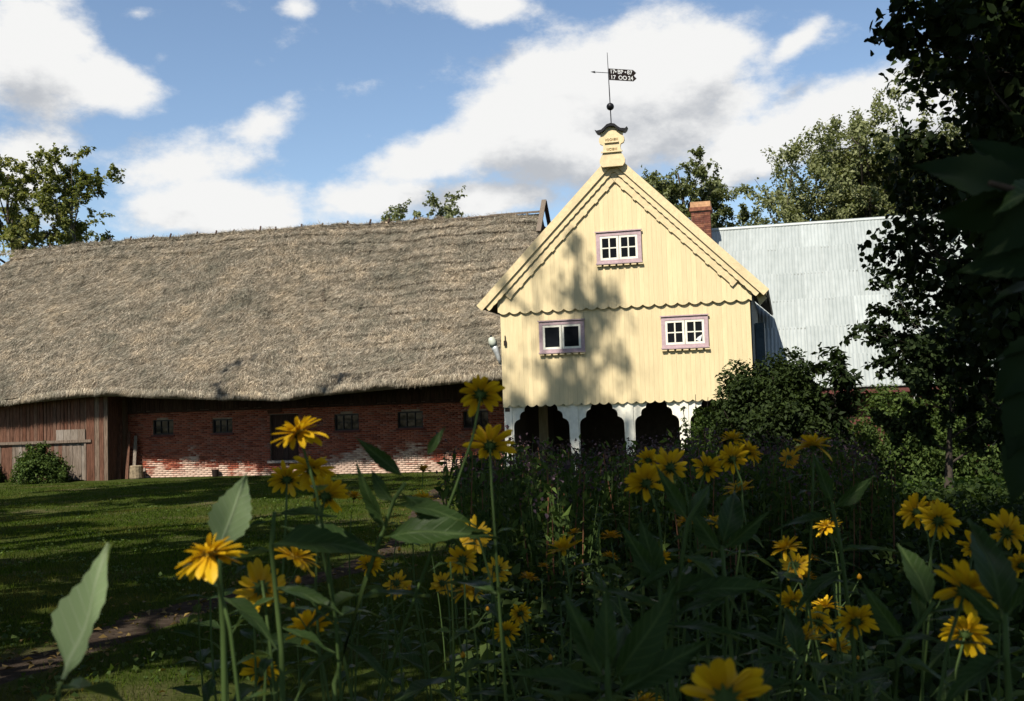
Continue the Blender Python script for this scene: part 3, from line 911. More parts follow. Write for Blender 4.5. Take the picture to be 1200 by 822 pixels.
def text_mesh(name, body, size, extrude, mat, parent, loc, center=False, offset=0.0):
    cu = bpy.data.curves.new(name, 'FONT'); cu.body = body; cu.size = size; cu.extrude = extrude; cu.offset = offset
    if center: cu.align_x = 'CENTER'
    t = bpy.data.objects.new('tmp_text', cu); COL.objects.link(t)
    dg = bpy.context.evaluated_depsgraph_get()
    me = bpy.data.meshes.new_from_object(t.evaluated_get(dg)); me.materials.clear()
    bpy.data.objects.remove(t)
    o = link(name, me, mat, parent); o.location = loc; o.rotation_euler = (R(90), 0, 0); return o


# ------------------------------------------------------------------ yellow gabled house
def build_house():
    root = empty('yellow_house', GAB0, -TH)
    tag(root, 'yellow board gabled house front standing on a white scalloped arcade', 'house')
    rg = random.Random(12)
    xc = -.06
    XL, XR = xc - 3.87, xc + 3.87
    ZB, ZM, ZA = 2.40, 5.36, 9.80
    sl = 1.0
    def roofz(x): return ZA - abs(x - (xc - .06)) * sl      # underside of the roof boards at the wall
    D = 7.05
    # core
    MB().prism([(XL + .05, ZB + .12), (XR - .05, ZB + .12), (XR - .05, roofz(XR) + .25), (xc, ZA - .3), (XL + .05, roofz(XL) + .25)], .06, D).build('timber_core', M_core, root)
    # lower boards
    P1 = .285
    def scal(x, p, amp, ph=0): return amp * abs(math.sin(math.pi * (x + ph) / p)) ** .8
    n = 55; w = (XR - XL) / n
    for i in range(n):
        a = XL + i * w + .0012; b = XL + (i + 1) * w - .0012
        y = rg.uniform(0, .007)
        q = [(a + (b - a) * k / 5) for k in range(6)]
        poly = [(x, ZB - scal(x, P1, .075)) for x in q] + [(b, ZM + .3), (a, ZM + .3)]
        MB().prism(poly, y, y + .035).build('board', M_yellow, root)
    # upper boards: overlap, own scallops
    P2 = .352
    n = 54; w = (XR + .06 - XL + .06) / n
    for i in range(n):
        a = XL - .06 + i * w + .0012; b = XL - .06 + (i + 1) * w - .0012
        y = -.075 + rg.uniform(0, .007)
        q = [(a + (b - a) * k / 5) for k in range(6)]
        top = [(b, roofz(b) + .28), (a, roofz(a) + .28)]
        m = xc - .06
        if a < m < b: top = [(b, roofz(b) + .28), (m, ZA + .2), (a, roofz(a) + .28)]
        poly = [(x, ZM - .01 - scal(x, P2, .085, .1)) for x in q] + top
        MB().prism(poly, y, y + .04).build('board', M_yellow, root)
    # roof
    xm = xc - .06
    OV, TK = 4.50, .10
    yf = -.20
    for s in (-1, 1):
        ex = xm + s * OV; ez = ZA + .26 - OV * sl
        m = MB()
        m.add([(xm, yf, ZA + .27), (ex, yf, ez), (ex, D + 1.5, ez), (xm, D + 5, ZA + .27),
               (xm, yf, ZA + .17), (ex - s * .04, yf, ez - .06), (ex - s * .04, D + 1.5, ez - .06), (xm, D + 5, ZA + .17)],
              [(0, 1, 2, 3), (7, 6, 5, 4), (0, 4, 5, 1), (1, 5, 6, 2), (2, 6, 7, 3), (3, 7, 4, 0)])
        m.build('roof', M_rooftile, root)
        # layers along the rake: (front y, thickness, top offset, lower offset, material, scallop)
        d = Vector((s * .7071, 0, -.7071)); nrm = Vector((-s * .7071, 0, -.7071))   # down the slope, inward normal
        Ltot = OV * 1.4142
        def rake(name, yfr, th, o0, o1, kind, l0=0.0, l1=Ltot):
            pts_t = []; pts_b = []
            ls = {'plain': [l0, l1], 'scallop': [l0 + (l1 - l0) * k / 150 for k in range(151)], 'notch': []}[kind]
            if kind == 'notch':
                q = l0
                while q < l1 - .5: ls += [q + .001, q + .379, q + .381, q + .499]; q += .5
            nseg = len(ls) - 1
            for k in range(nseg + 1):
                l = ls[k]
                off = o1
                if kind == 'scallop': off = o1 + .024 * abs(math.sin(math.pi * l / .24)) ** .8
                if kind == 'notch': off = o1 + (0 if ((l - l0) / .5) % 1 < .76 else .03)
                base = Vector((xm, 0, ZA + .26))
                def pt(l_, of):
                    l_ = max(l_, of)      # mitre at the apex
                    v = base + d * l_ + nrm * of; return (v.x, v.z)
                pts_t.append(pt(l, o0)); pts_b.append(pt(l, off))
            V = []; F = []
            for k in range(nseg + 1):
                for (x, z) in (pts_t[k], pts_b[k]): V += [(x, yfr, z), (x, yfr + th, z)]
            for k in range(nseg):
                c = 4 * k; e_ = 4 * (k + 1)
                F += [(c, c + 2, e_ + 2, e_), (c + 1, e_ + 1, e_ + 3, c + 3), (c, e_, e_ + 1, c + 1), (c + 2, c + 3, e_ + 3, e_ + 2)]
            F += [(0, 1, 3, 2), (4 * nseg, 4 * nseg + 2, 4 * nseg + 3, 4 * nseg + 1)]
            return MB().add(V, F).build(name, M_yellowtrim, root)
        rake('barge_board', yf - .045, .045, -.02, .22, 'plain')
        rake('scalloped_rake_board', yf + .012, .025, .05, .37, 'scallop', 0, Ltot - .15)
        rake('notched_rake_board', -.135, .055, .12, .60, 'notch', 0, Ltot - .62)
        # soffit and eave box
        sx = xm + s * (OV - .05); ez2 = ez
        if s > 0:
            for k in range(5):
                y0 = yf + .02 + k * .32
                MB().add([(XR + .02, y0, ez + .55), (ex - .05, y0, ez - .02), (ex - .05, y0 + .3, ez - .02), (XR + .02, y0 + .3, ez + .55),
                          (XR + .02, y0, ez + .43), (ex - .09, y0, ez - .12), (ex - .09, y0 + .3, ez - .12), (XR + .02, y0 + .3, ez + .43)],
                         [(0, 1, 2, 3), (7, 6, 5, 4), (0, 4, 5, 1), (1, 5, 6, 2), (2, 6, 7, 3), (3, 7, 4, 0)]).build('soffit_board', M_yellowtrim if k < 1 else M_woodgrey, root)
            MB().prism([(XR + .06, ez + .34), (XR + .28, ez - .42), (XR + .5, ez - .2), (ex - .12, ez - .12), (XR + .1, ez + .42)], yf + .42, yf + .47).build('eave_bracket', M_yellowtrim, root)
            MB().prism([(XR + .3, ez + .1), (XR + .46, ez - .32), (ex - .05, ez - .06)], yf + .9, yf + .96).build('eave_bracket', M_woodgrey, root)
        else:
            MB().prism([(XL - .02, ez + .28), (ex + .06, ez - .06), (ex + .02, ez - .0), (XL - .02, ez + .45)], yf + .05, D).build('soffit_board', M_core, root)
    # right side: corrugated cladding
    V = []; F = []
    nn = 160
    for k in range(nn + 1):
        y = .04 + 6.5 * k / nn; c = .025 * math.sin(2 * math.pi * k / 6)
        V += [(XR + .03 + c, y, 2.3), (XR + .03 + c, y, ZM + .25)]
    F = [(2 * k, 2 * k + 2, 2 * k + 3, 2 * k + 1) for k in range(nn)]
    link('side_cladding', mesh_np('side_cladding', V, F, True), M_sidemetal, root)
    MB().box(XR + .07, XR + .35, 1.9, 2.6, 2.2, 4.75).build('side_flue', M_sidemetal, root)

    # windows
    def window(x0, x1, z0, z1, mull, yb=-.005):
        fr = MB(); t = .115
        yo = yb - .06
        fr.box(x0, x1, yo, yb, z1 - t, z1).box(x0, x1, yo, yb, z0, z0 + t).box(x0, x0 + t, yo, yb, z0 + t, z1 - t).box(x1 - t, x1, yo, yb, z0 + t, z1 - t)
        wdw = fr.build('window', M_pink, root)
        MB().box(x0 - .03, x1 + .03, yo - .035, yo + .02, z1 + .002, z1 + .035).build('drip_board', M_pink, wdw)
        MB().box(x0 - .02, x1 + .02, yo - .04, yo - .002, z0 - .012, z0 + .03).build('sill', M_pink, wdw)
        k = x0
        while k < x1 - .1:
            MB().box(k, k + .15, yo - .022, yo + .03, z0 - .07, z0 - .014).build('sill_tooth', M_yellowtrim, wdw); k += .215
        ix0, ix1, iz0, iz1 = x0 + t + .004, x1 - t - .004, z0 + t + .004, z1 - t - .004
        xm_ = (ix0 + ix1) / 2
        for (a, b) in ((ix0, xm_ - .008), (xm_ + .008, ix1)):
            s_ = MB(); q = .065
            ys, ye = yb - .05, yb - .01
            s_.box(a, b, ys, ye, iz1 - q, iz1).box(a, b, ys, ye, iz0, iz0 + q).box(a, a + q, ys, ye, iz0 + q, iz1 - q).box(b - q, b, ys, ye, iz0 + q, iz1 - q)
            if mull:
                s_.box((a + b) / 2 - .02, (a + b) / 2 + .02, ys + .006, ye, iz0 + q, iz1 - q)
                zc = (iz0 + iz1) / 2
                s_.box(a + q, (a + b) / 2 - .021, ys + .006, ye, zc - .018, zc + .018).box((a + b) / 2 + .021, b - q, ys + .006, ye, zc - .018, zc + .018)
            s_.build('sash', M_white, wdw)
            xs_ = [a + q, (a + b) / 2, b - q] if mull else [a + q, b - q]
            zs_ = [iz0 + q, (iz0 + iz1) / 2, iz1 - q] if mull else [iz0 + q, iz1 - q]
            for i in range(len(xs_) - 1):
                for j in range(len(zs_) - 1):
                    pm_ = MB().box(xs_[i] - .004, xs_[i + 1] + .004, yb - .028, yb - .018, zs_[j] - .004, zs_[j + 1] + .004).build('pane', M_glass, wdw)
        return wdw
    window(-2.68, -1.24, 3.98, 4.97, False)
    w2 = window(1.14, 2.55, 3.95, 4.92, True)
    MB().prism([(2.16, 4.19), (2.30, 4.13), (2.36, 4.34), (2.24, 4.27)], -.036, -.031).build('curtain_scrap', M_pale, w2)
    window(-.76, .64, 6.65, 7.63, True, -.08)

    # arcade
    zt = 2.46
    posts = [XL + .14, -1.68, .04, 1.72, 3.40]
    pw = .125
    for i, x in enumerate(posts):
        MB().box(x - pw, x + pw, .06, .34, .18, zt + .05).build('post', M_white, root)
        MB().box(x - pw - .05, x + pw + .05, .01, .39, 0, .18).build('post_base', M_stone, root)
        for s in (-1, 1):
            if (i == 0 and s < 0): continue
            if i == 4 and s > 0: continue
            # half arch bracket, stepped ogee outline
            o_ = [(.0, 1.15), (.035, 1.20), (.04, 1.72), (.06, 1.82), (.12, 1.90), (.20, 1.94), (.235, 1.95), (.24, 2.05), (.27, 2.13), (.34, 2.18), (.385, 2.19), (.40, 2.28), (.47, 2.40), (.56, 2.45), (.58, 2.47), (.17, 2.47), (.11, 2.33), (.05, 2.47), (0, 2.47)]
            poly = [(x + s * (pw + a), z) for a, z in o_]
            if s < 0: poly = poly[::-1]
            MB().prism(poly, .10, .15).build('arch_bracket', M_white, root)
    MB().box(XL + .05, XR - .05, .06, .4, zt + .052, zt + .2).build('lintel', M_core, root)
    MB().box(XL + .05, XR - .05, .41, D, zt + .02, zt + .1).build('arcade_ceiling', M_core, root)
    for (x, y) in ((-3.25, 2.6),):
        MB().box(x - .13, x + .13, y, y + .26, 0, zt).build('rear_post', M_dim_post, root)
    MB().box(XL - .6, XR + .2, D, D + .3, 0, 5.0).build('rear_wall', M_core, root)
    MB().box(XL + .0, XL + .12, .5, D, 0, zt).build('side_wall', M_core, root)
    MB().box(XL - .1, XR + .1, -.2, D, -.1, .03).build('arcade_floor', M_stone, root)
    MB().box(XL + .05, XL + .2, .04, .058, 2.2, 2.32).build('number_plate', M_core, root)
    MB().box(XL + .13, XL + .15, -.05, .0, 4.42, 4.6).box(XL + .10, XL + .18, -.06, -.001, 4.28, 4.44).build('hook', M_rust, root)

    # finial at the apex
    f = empty('gable_finial', (0, 0, 0)); f.parent = root; f.name = 'gable_finial'
    half = [(0, 9.62), (.34, 9.62), (.415, 9.72), (.42, 9.83), (.36, 9.95), (.31, 10.03), (.28, 10.22), (.30, 10.30), (.39, 10.34), (.425, 10.42), (.41, 10.52), (.36, 10.56), (.38, 10.64), (.37, 10.70), (.25, 10.72), (.16, 10.80), (.08, 10.86), (0, 10.88)]
    half = [(a * .93, z) for a, z in half]
    poly = [(xm + a, z) for a, z in half] + [(xm - a, z) for a, z in half[::-1][1:-1]]
    MB().prism(poly, yf - .20, yf - .09).build('finial_board', M_yellowtrim, f)
    cap_t = [(-.50, 10.78), (-.44, 10.75), (-.30, 10.77), (-.22, 10.83), (-.12, 10.92), (0, 10.95), (.12, 10.92), (.22, 10.83), (.30, 10.77), (.44, 10.75), (.50, 10.80)]
    cap_b = [(x * .93, z - .085) for x, z in cap_t]
    poly = [(xm + x, z) for x, z in cap_b] + [(xm + x, z) for x, z in cap_t[::-1]]
    MB().prism(poly, yf - .30, yf + .02).build('finial_cap', M_black, f)
    for (z, w_) in ((10.37, .22), (10.07, .33)):
        MB().box(xm - w_, xm + w_, yf - .25, yf - .205, z - .02, z + .02).build('finial_ledge', M_yellowtrim, f)
    for (txt, z) in (('IIOOIIEIII', 10.42), ('IIICIEIIII', 10.12)):      # the carved lines are too worn to read
        text_mesh('inscription', txt, .105, .006, M_ink, f, (xm, yf - .209, z), True)
    # weather vane: its own thing
    def g2w(x, y, z): q = GAB0 + AX * x + BX * y; return (q[0], q[1], z)
    v = empty('weather_vane', g2w(xm, yf - .12, 10.9), -TH - R(1.0)); tag(v, 'dark iron weather vane with arrow, ball and lettered banner above gable', 'weather vane')
    v.rotation_euler = (0, R(-1.2), R(20))
    MB().tube([(0, 0, -.3), (0, 0, 1.0), (0, 0, 2.3)], [.017, .016, .008], 6).build('rod', M_black, v)
    ball = MB(); ball.lathe([(.001, -.118)] + [(.118 * math.cos(t), .118 * math.sin(t)) for t in np.linspace(-1.4, 1.4, 11)] + [(.001, .118)], (0, 0, .60), 18)
    ball.build('ball', M_black, v, True)
    zt0, zb0 = 1.80, 1.44; zm = (zt0 + zb0) / 2
    poly = [(.02, zb0), (.85, zb0), (.96, (zb0 + zm) / 2), (.87, zm), (.96, (zt0 + zm) / 2), (.85, zt0), (.02, zt0)]
    bn = MB().prism(poly, -.008, .008).build('banner', M_rust, v)
    MB().bar((-.52, 0, 1.66), (.1, 0, 1.66), .016, .016).build('arrow_shaft', M_black, v)
    MB().prism([(-.60, 1.66), (-.44, 1.625), (-.47, 1.66), (-.44, 1.695)], -.012, .012).build('arrow_head', M_black, v)
    for (txt, x, z) in (('17', .05, 1.65), ('•', .22, 1.65), ('BP', .31, 1.65), ('•', .55, 1.65), ('87', .64, 1.65), ('17', .06, 1.47), ('OO', .33, 1.47), ('24', .66, 1.47)):
        text_mesh('lettering', txt, .18, .011, M_pale, bn, (x, 0, z), False, .003)  # raised pale letters stand in for sky seen through cut-outs
    # yard lamp at the left corner
    lx = XL - .06
    l = empty('yard_lamp', g2w(lx, .3, 3.7), -TH); tag(l, 'grey yard lamp hanging off the left corner of the yellow house', 'lamp')
    MB().tube([(.1, .02, .0), (-.03, 0, .02), (-.1, -.02, .12)], .035, 8).build('bracket', M_lampgrey, l)
    ax = [(-.05, 0, .02), (-.10, 0, .2), (-.2, 0, .5), (-.26, 0, .62)]
    MB().tube(ax, [.05, .07, .1, .11], 10).build('housing', M_lampgrey, l, True)
    MB().tube([(-.255, -.01, .60), (-.30, -.02, .74), (-.33, -.02, .86), (-.335, -.02, .9)], [.115, .13, .10, .04], 12).build('glass_bowl', M_bowl, l, True)
    MB().lathe([(.03, 0), (.045, .03), (.03, .06)], (-.34, -.02, .9), 8).build('knob', M_black, l)
    return root


build_house()


# ------------------------------------------------------------------ trees and shrubs
def unit(v): return v / (np.linalg.norm(v, axis=-1, keepdims=True) + 1e-9)


def leaf_cloud(C, size, rg, up=.5, aspect=.6, out=None, fold=.18, sv=.35, hexa=False):
    n = len(C)
    nor = rg.normal(size=(n, 3)); nor[:, 2] += up * 2
    if out is not None: nor += out * .8
    nor = unit(nor)
    d = unit(np.cross(nor, rg.normal(size=(n, 3))) + np.array([0, 0, -.25]))
    w = unit(np.cross(d, nor))
    L_ = (size * rg.uniform(1 - sv, 1 + sv, n))[:, None]; Wd = L_ * aspect * .5
    if hexa:
        f = nor * L_ * fold
        V = np.stack([C, C + d * L_ * .22 - w * Wd * .85 + f * .6, C + d * L_ * .62 - w * Wd * .8 + f * .7, C + d * L_, C + d * L_ * .62 + w * Wd * .8 + f * .7, C + d * L_ * .22 + w * Wd * .85 + f * .6], 1).reshape(-1, 3)
        i = np.arange(n)[:, None] * 6
        F = np.concatenate([i + np.array([[0, 1, 2, 3]]), i + np.array([[0, 3, 4, 5]])], 0)
        return V, F
    a = C; t = C + d * L_; m = C + d * L_ * .45
    l = m + w * Wd + nor * L_ * fold; r = m - w * Wd + nor * L_ * fold
    V = np.stack([a, r, t, l], 1).reshape(-1, 3)
    return V, np.arange(4 * n).reshape(-1, 4)


GAPS = []          # (point, radius): spots to be sunlit; leaves on their sun line are cut from the crowns


def open_gaps(P):
    keep = np.ones(len(P), bool); sv = np.array(SUNV)
    for (g, r) in GAPS:
        q = P - np.array(g)[None]; along = q @ sv
        dist = np.linalg.norm(q - along[:, None] * sv[None], axis=1)
        keep &= ~((dist < r) & (along > 1.5))
    return P[keep]


def tree(name, label, base, H, r0, crown, seed, nleaf, lsize, mleaf, mbark=None, nlimb=16, cat='tree', group=None, lean=(0, 0), droop=0.0, up=.5, sparse=.12, scatter=.3, aspect=.65, tilt=(.5, 1.1), hexa=False, gaps=False):
    """crown = (z0, zmid, zmax, radius): limbs grow to a spindle outline between z0 and zmax"""
    rg = np.random.default_rng(seed)
    base = np.array(base, float)
    root = empty(name, base); tag(root, label, cat, group)
    z0, zm, z1, Rc = crown
    tb = MB()
    nt_ = 9
    zz = np.linspace(0, H * .97, nt_)
    tr = np.stack([lean[0] * (zz / H) ** 1.5 + .02 * H * np.sin(zz * .5 + seed) * (zz / H), lean[1] * (zz / H) ** 1.5 + .02 * H * np.cos(zz * .43 + seed) * (zz / H), zz], -1)
    tb.tube(tr, [r0 * (1.25 if k == 0 else 1) * (1 - .88 * (z / H)) for k, z in enumerate(zz)], 9)
    C = []; 
    def Rad(z):
        if z < zm: return Rc * math.sqrt(max(0.05, 1 - ((zm - z) / (zm - z0 + .01)) ** 2)) * .9 + .1 * Rc
        return Rc * math.sqrt(max(0.03, 1 - ((z - zm) / (z1 - zm + .01)) ** 2))
    for i in range(nlimb):
        f = (i + .5) / nlimb
        zs = z0 * .8 + (z1 - z0) * .86 * f ** .9
        if zs > H * .95: zs = H * .95
        st = np.array([np.interp(zs, zz, tr[:, k]) for k in range(3)])
        az = i * 2.39996 + rg.uniform(-.4, .4)
        el = rg.uniform(*tilt) * (.5 + .7 * f)
        ze = min(z1, zs + .55 * Rc * math.sin(el))
        ln = Rad(ze) * rg.uniform(.72, 1.08) / max(.45, math.cos(el) ** .6)
        d = np.array([math.cos(az) * math.cos(el), math.sin(az) * math.cos(el), math.sin(el)])
        pts = [st]
        k_ = 5
        for k in range(k_):
            d = unit(d + rg.normal(0, .12, 3) + np.array([0, 0, .06 - droop * k * .12]))
            pts.append(pts[-1] + d * ln / k_)
        pts = np.array(pts)
        rl = r0 * (1 - .75 * zs / H) * .42
        tb.tube(pts, [rl * (1 - .8 * k / k_) for k in range(k_ + 1)], 6)
        ns = 7
        for j in range(ns):
            g = .25 + .75 * (j + rg.random() * .6) / ns
            p = np.array([np.interp(g * k_, np.arange(k_ + 1), pts[:, k]) for k in range(3)])
            dd = unit(d * .5 + rg.normal(0, .75, 3) + np.array([0, 0, .2 - droop]))
            l2 = ln * rg.uniform(.2, .42)
            e = [p, p + dd * l2 * .5, p + dd * l2 + np.array([0, 0, -droop * l2 * .4])]
            tb.tube(e, [rl * .3, rl * .2, rl * .08], 4, False)
            for q in range(4):
                if rg.random() < sparse: continue
                s_ = e[1] + (e[2] - e[1]) * (q / 2.0 - .3)
                td = unit(dd * .4 + rg.normal(0, .8, 3) + np.array([0, 0, -droop]))
                tl = l2 * rg.uniform(.35, .8)
                tip = s_ + td * tl
                tb.tube([s_, tip], [rl * .1, rl * .04], 3, False)
                C.append((s_, tip))
    A = np.array([c[0] for c in C]); B = np.array([c[1] for c in C])
    idx = rg.integers(0, len(C), nleaf)
    ww = rg.random(nleaf)[:, None]
    P = A[idx] + (B[idx] - A[idx]) * ww * 1.15 + rg.normal(0, 1, (nleaf, 3)) * scatter * (.12 + .07 * Rc) * .5
    if gaps: P = open_gaps(P + base[None]) - base[None]
    cen = np.array([tr[-1, 0] * .6, tr[-1, 1] * .6, (z0 + z1) / 2])
    V, F = leaf_cloud(P, lsize, rg, up, aspect, unit(P - cen), hexa=hexa)
    tb.build('trunk', mbark or M_bark, root, True)
    link('crown', mesh_np('crown', V, F), mleaf, root)
    return root


def bush(name, label, base, rx, ry, h, seed, nleaf, lsize, mleaf, cat='bush', group=None, shoots=0, zlow=.05, aspect=.6, up=.5, nst=26, fill=.35):
    rg = np.random.default_rng(seed); base = np.array(base, float)
    root = empty(name, base); tag(root, label, cat, group)
    tb = MB(); C = []
    nst = nst + shoots
    for i in range(nst):
        az = rg.uniform(0, 6.283); q = math.sqrt(rg.random())
        zt = h * (zlow + (1 - zlow) * math.sqrt(max(0, 1 - q * q * .92)) * rg.uniform(.55, 1.0))
        if i >= nst - shoots: zt = h * rg.uniform(1.0, 1.18); q = rg.uniform(.1, .75)
        tip = np.array([rx * q * math.cos(az), ry * q * math.sin(az), zt])
        mid = tip * np.array([.55, .55, .6]) + rg.normal(0, .06, 3) * rx
        mid[2] = max(mid[2], .05)
        tb.tube([np.array([tip[0] * .12, tip[1] * .12, -.05]), mid, tip], [.03 * h / 2, .018 * h / 2, .006 * h / 2], 4, False)
        for k in range(9):
            g = rg.uniform(.25, 1); p = mid + (tip - mid) * (g - .3) / .7 if g > .3 else mid * g / .3
            td = unit(rg.normal(0, 1, 3) + np.array([math.cos(az), math.sin(az), .3]) * .5) * rg.uniform(.12, .3) * min(rx, h)
            if i >= nst - shoots: td *= .35
            C.append((p, p + td))
    A = np.array([c[0] for c in C]); B = np.array([c[1] for c in C])
    idx = rg.integers(0, len(C), nleaf)
    P = A[idx] + (B[idx] - A[idx]) * rg.random(nleaf)[:, None] * 1.1 + rg.normal(0, .035, (nleaf, 3)) * min(rx, h)
    if fill:
        m_ = int(nleaf * fill); q_ = unit(rg.normal(size=(m_, 3))); q_[:, 2] = np.abs(q_[:, 2])
        lum = 1 + .10 * np.sin(q_[:, 0] * 7 + seed) * np.sin(q_[:, 2] * 8 + 1) + .08 * np.sin(q_[:, 1] * 13 + q_[:, 2] * 9)
        P[:m_] = q_ * (rg.uniform(.62, 1.0, m_) ** .5 * lum)[:, None] * np.array([rx, ry, h])[None] * .95
    P[:, 2] = np.maximum(P[:, 2], .03)
    V, F = leaf_cloud(P, lsize, rg, up, aspect, unit(P - np.array([0, 0, h * .4])))
    tb.build('stems', M_bark, root); link('foliage', mesh_np('foliage', V, F), mleaf, root)
    return root


def gpt(u, v, z=None):
    p = onplane(u, v, (0, 0, .2), (0, 0, 1))
    for _ in range(5): p = onplane(u, v, (0, 0, float(gh(p[0], p[1]))), (0, 0, 1))
    return p


def far(u, dist):           # foot of something far away in the photo column u
    p = at(u, 480, dist); return (p[0], p[1], 0)


def top_at(u, v, dist): return float(at(u, v, dist)[2])


# background trees
D_ = 62
tree('birch_tree', 'broad leafy tree at the far left behind the thatched roof', far(18, D_), top_at(22, 190, D_), .32, (6, 10.5, top_at(22, 186, D_), 4.4), 41, 26000, .20, M_lf_poplar, M_bark, 20, up=.4, sparse=.2)
tree('birch_tree', 'slim taller tree with upright thin top behind the thatched roof', far(92, D_ - 3), top_at(95, 172, D_ - 3), .26, (6, 11.5, top_at(95, 160, D_ - 3), 2.3), 42, 14000, .19, M_lf_poplar, M_bark_pale, 18, up=.4, sparse=.3, tilt=(.8, 1.25), scatter=.35)
tree('sapling_tree', 'small leafy top peeping over the roof beside the slim tree', far(138, 58), top_at(138, 270, 58), .1, (8, 11, top_at(138, 268, 58), 1.2), 43, 1600, .19, M_lf_poplar, M_bark, 9)
tree('ash_tree', 'sparse round treetop over the thatched ridge, left of the pair', far(468, 66), top_at(468, 233, 66), .16, (10.8, 13.6, top_at(468, 212, 66), 1.8), 44, 4600, .19, M_lf_willow, M_bark, 13, sparse=.3)
tree('ash_tree', 'sparse round treetop over the thatched ridge, nearer the yellow house', far(524, 66), top_at(524, 223, 66), .16, (11, 14, top_at(524, 203, 66), 1.8), 45, 4600, .19, M_lf_willow, M_bark, 13, sparse=.3)
tree('ash_tree', 'grey green wind blown tree behind the chimney', far(815, 62), top_at(800, 190, 62), .3, (6, 11.5, top_at(800, 188, 62), 3.9), 46, 38000, .19, M_lf_willow, M_bark, 20, up=.3, lean=(-.4, 0), scatter=.35)
tree('willow_tree', 'big pale green tree rising over the metal roof', far(1035, 66), top_at(1015, 172, 66), .5, (4, 9.5, top_at(1015, 160, 66), 9.6), 47, 110000, .21, M_lf_willow, M_bark, 32, up=.3, scatter=.42)

# spots made sunlit: unseen crowns are cut open along the sun line
for (u, v, d, r) in ((247, 652, 1.26, .2), (252, 640, 1.3, .2), (345, 655, 1.78, .22), (110, 720, 1.05, .16), (280, 600, 1.42, .12), (350, 508, 1.62, .12), (970, 618, 3.07, .25), (955, 735, 2.5, .3), (942, 750, 2.1, .26), (970, 715, 2.75, .25), (549, 690, 2.6, .15), (306, 780, 2.1, .12), (433, 662, 3.0, .12), (1185, 228, 1.15, .1), (661, 645, 2.4, .12)):
    GAPS.append((at(u, v, d), r + .09))
for (u, v, r) in ((60, 610, 1.2), (150, 605, 1.5), (230, 596, 1.6), (330, 592, 1.2), (30, 650, .7), (110, 640, .8), (205, 632, .6), (180, 730, .35), (420, 640, .4), (560, 600, .5), (540, 770, .25), (300, 750, .2), (1165, 592, 1.6), (1195, 580, 1.8), (1130, 600, 1.0), (1180, 610, .8), (1050, 575, 1.2), (1110, 560, 1.2)):
    GAPS.append((gpt(u, v), r))
for (x, z, r) in ((1.4, 4.6, 1.0), (2.6, 4.0, 1.6), (2.6, 6.0, 1.8), (.3, 7.6, 1.1), (-3.2, 6.2, .45), (-3.5, 4.3, .3), (-1.3, 3.5, .3), (.9, 3.2, .7), (2.4, 2.6, 1.2), (-2.6, 2.9, .25), (0, 9, 1), (-.2, 6.2, .25), (.9, 3.8, .8), (1.2, 6.0, .9)):
    GAPS.append((GAB0 + AX * x + np.array([0, 0, z]), r))

_rd = random.Random(31)
for k in range(34):
    GAPS.append((np.array([_rd.uniform(-.4, 6.5), _rd.uniform(7.5, 17), _rd.uniform(.9, 1.5)]), _rd.uniform(.14, .34)))
for (x, z, r) in ((-3.3, 3.2, .4), (-3.4, 5.0, .35), (-2.9, 4.0, .25), (-3.0, 2.7, .3), (-2.2, 6.4, .35), (-1.0, 5.7, .18), (-.4, 3.1, .2), (-1.9, 3.3, .18)):
    GAPS.append((GAB0 + AX * x + np.array([0, 0, z]), r))

# trees beside and behind the viewer: their shade falls over the garden
tree('tall_poplar', 'tall poplar left of the lawn whose crown shades the gable', (-10.2, 17.2, 0), 31, .42, (18.5, 25, 31, 3.4), 61, 9500, .23, M_lf_dark, M_bark, 22, sparse=.35, gaps=True, scatter=.6, lean=(2.4, 0))
tree('garden_maple', 'maple behind the flower bed shading the nearest flowers', (-2.6, -3.3, .4), 12.5, .3, (4.6, 8, 12.5, 4.6), 62, 22000, .30, M_lf_dark, M_bark, 22, gaps=True)
tree('garden_maple', 'maple beside the viewer shading the middle of the flower bed', (-1.6, 2.4, .4), 15, .3, (8.2, 11.5, 15, 4.8), 63, 13000, .32, M_lf_dark, M_bark, 22, gaps=True)
tree('garden_maple', 'maple behind the viewer shading the right part of the garden', (2.2, -2.4, .4), 13, .3, (5.2, 8.5, 13, 4.8), 64, 22000, .30, M_lf_dark, M_bark, 22, gaps=True)
tree('garden_maple', 'maple left of the lawn shading the near grass', (-10.0, 8.5, .3), 15, .3, (5.5, 10, 15, 4.7), 65, 13000, .34, M_lf_dark, M_bark, 22, sparse=.12, gaps=True)
tree('garden_maple', 'tallest maple beside the path shading the bed under the arcade', (-4.0, 5.6, .4), 22, .3, (15, 18.5, 22, 4.6), 66, 11000, .34, M_lf_dark, M_bark, 20, sparse=.2, gaps=True)
tree('garden_maple', 'maple at the garden edge shading the path and near lawn', (-6.6, 2.8, .4), 13, .3, (5, 9, 13, 4.5), 67, 13000, .32, M_lf_dark, M_bark, 22, sparse=.12, gaps=True)
tree('garden_maple', 'maple far left shading the lawn before the plank wall', (-17.5, 14.5, .3), 15, .3, (5, 10, 15, 4.6), 68, 11000, .34, M_lf_dark, M_bark, 20, sparse=.2, gaps=True)
tree('garden_maple', 'tall maple at the lawn edge shading the round bush', (-5.6, 9.6, .3), 21.5, .3, (15, 18, 21.5, 4.2), 69, 11000, .32, M_lf_dark, M_bark, 20, sparse=.15, gaps=True)
tree('garden_maple', 'tall maple at the far left shading the lawn near the barn', (-15.2, 20.6, .1), 23, .3, (15, 19, 23, 4.6), 70, 12000, .34, M_lf_dark, M_bark, 22, sparse=.15, gaps=True)
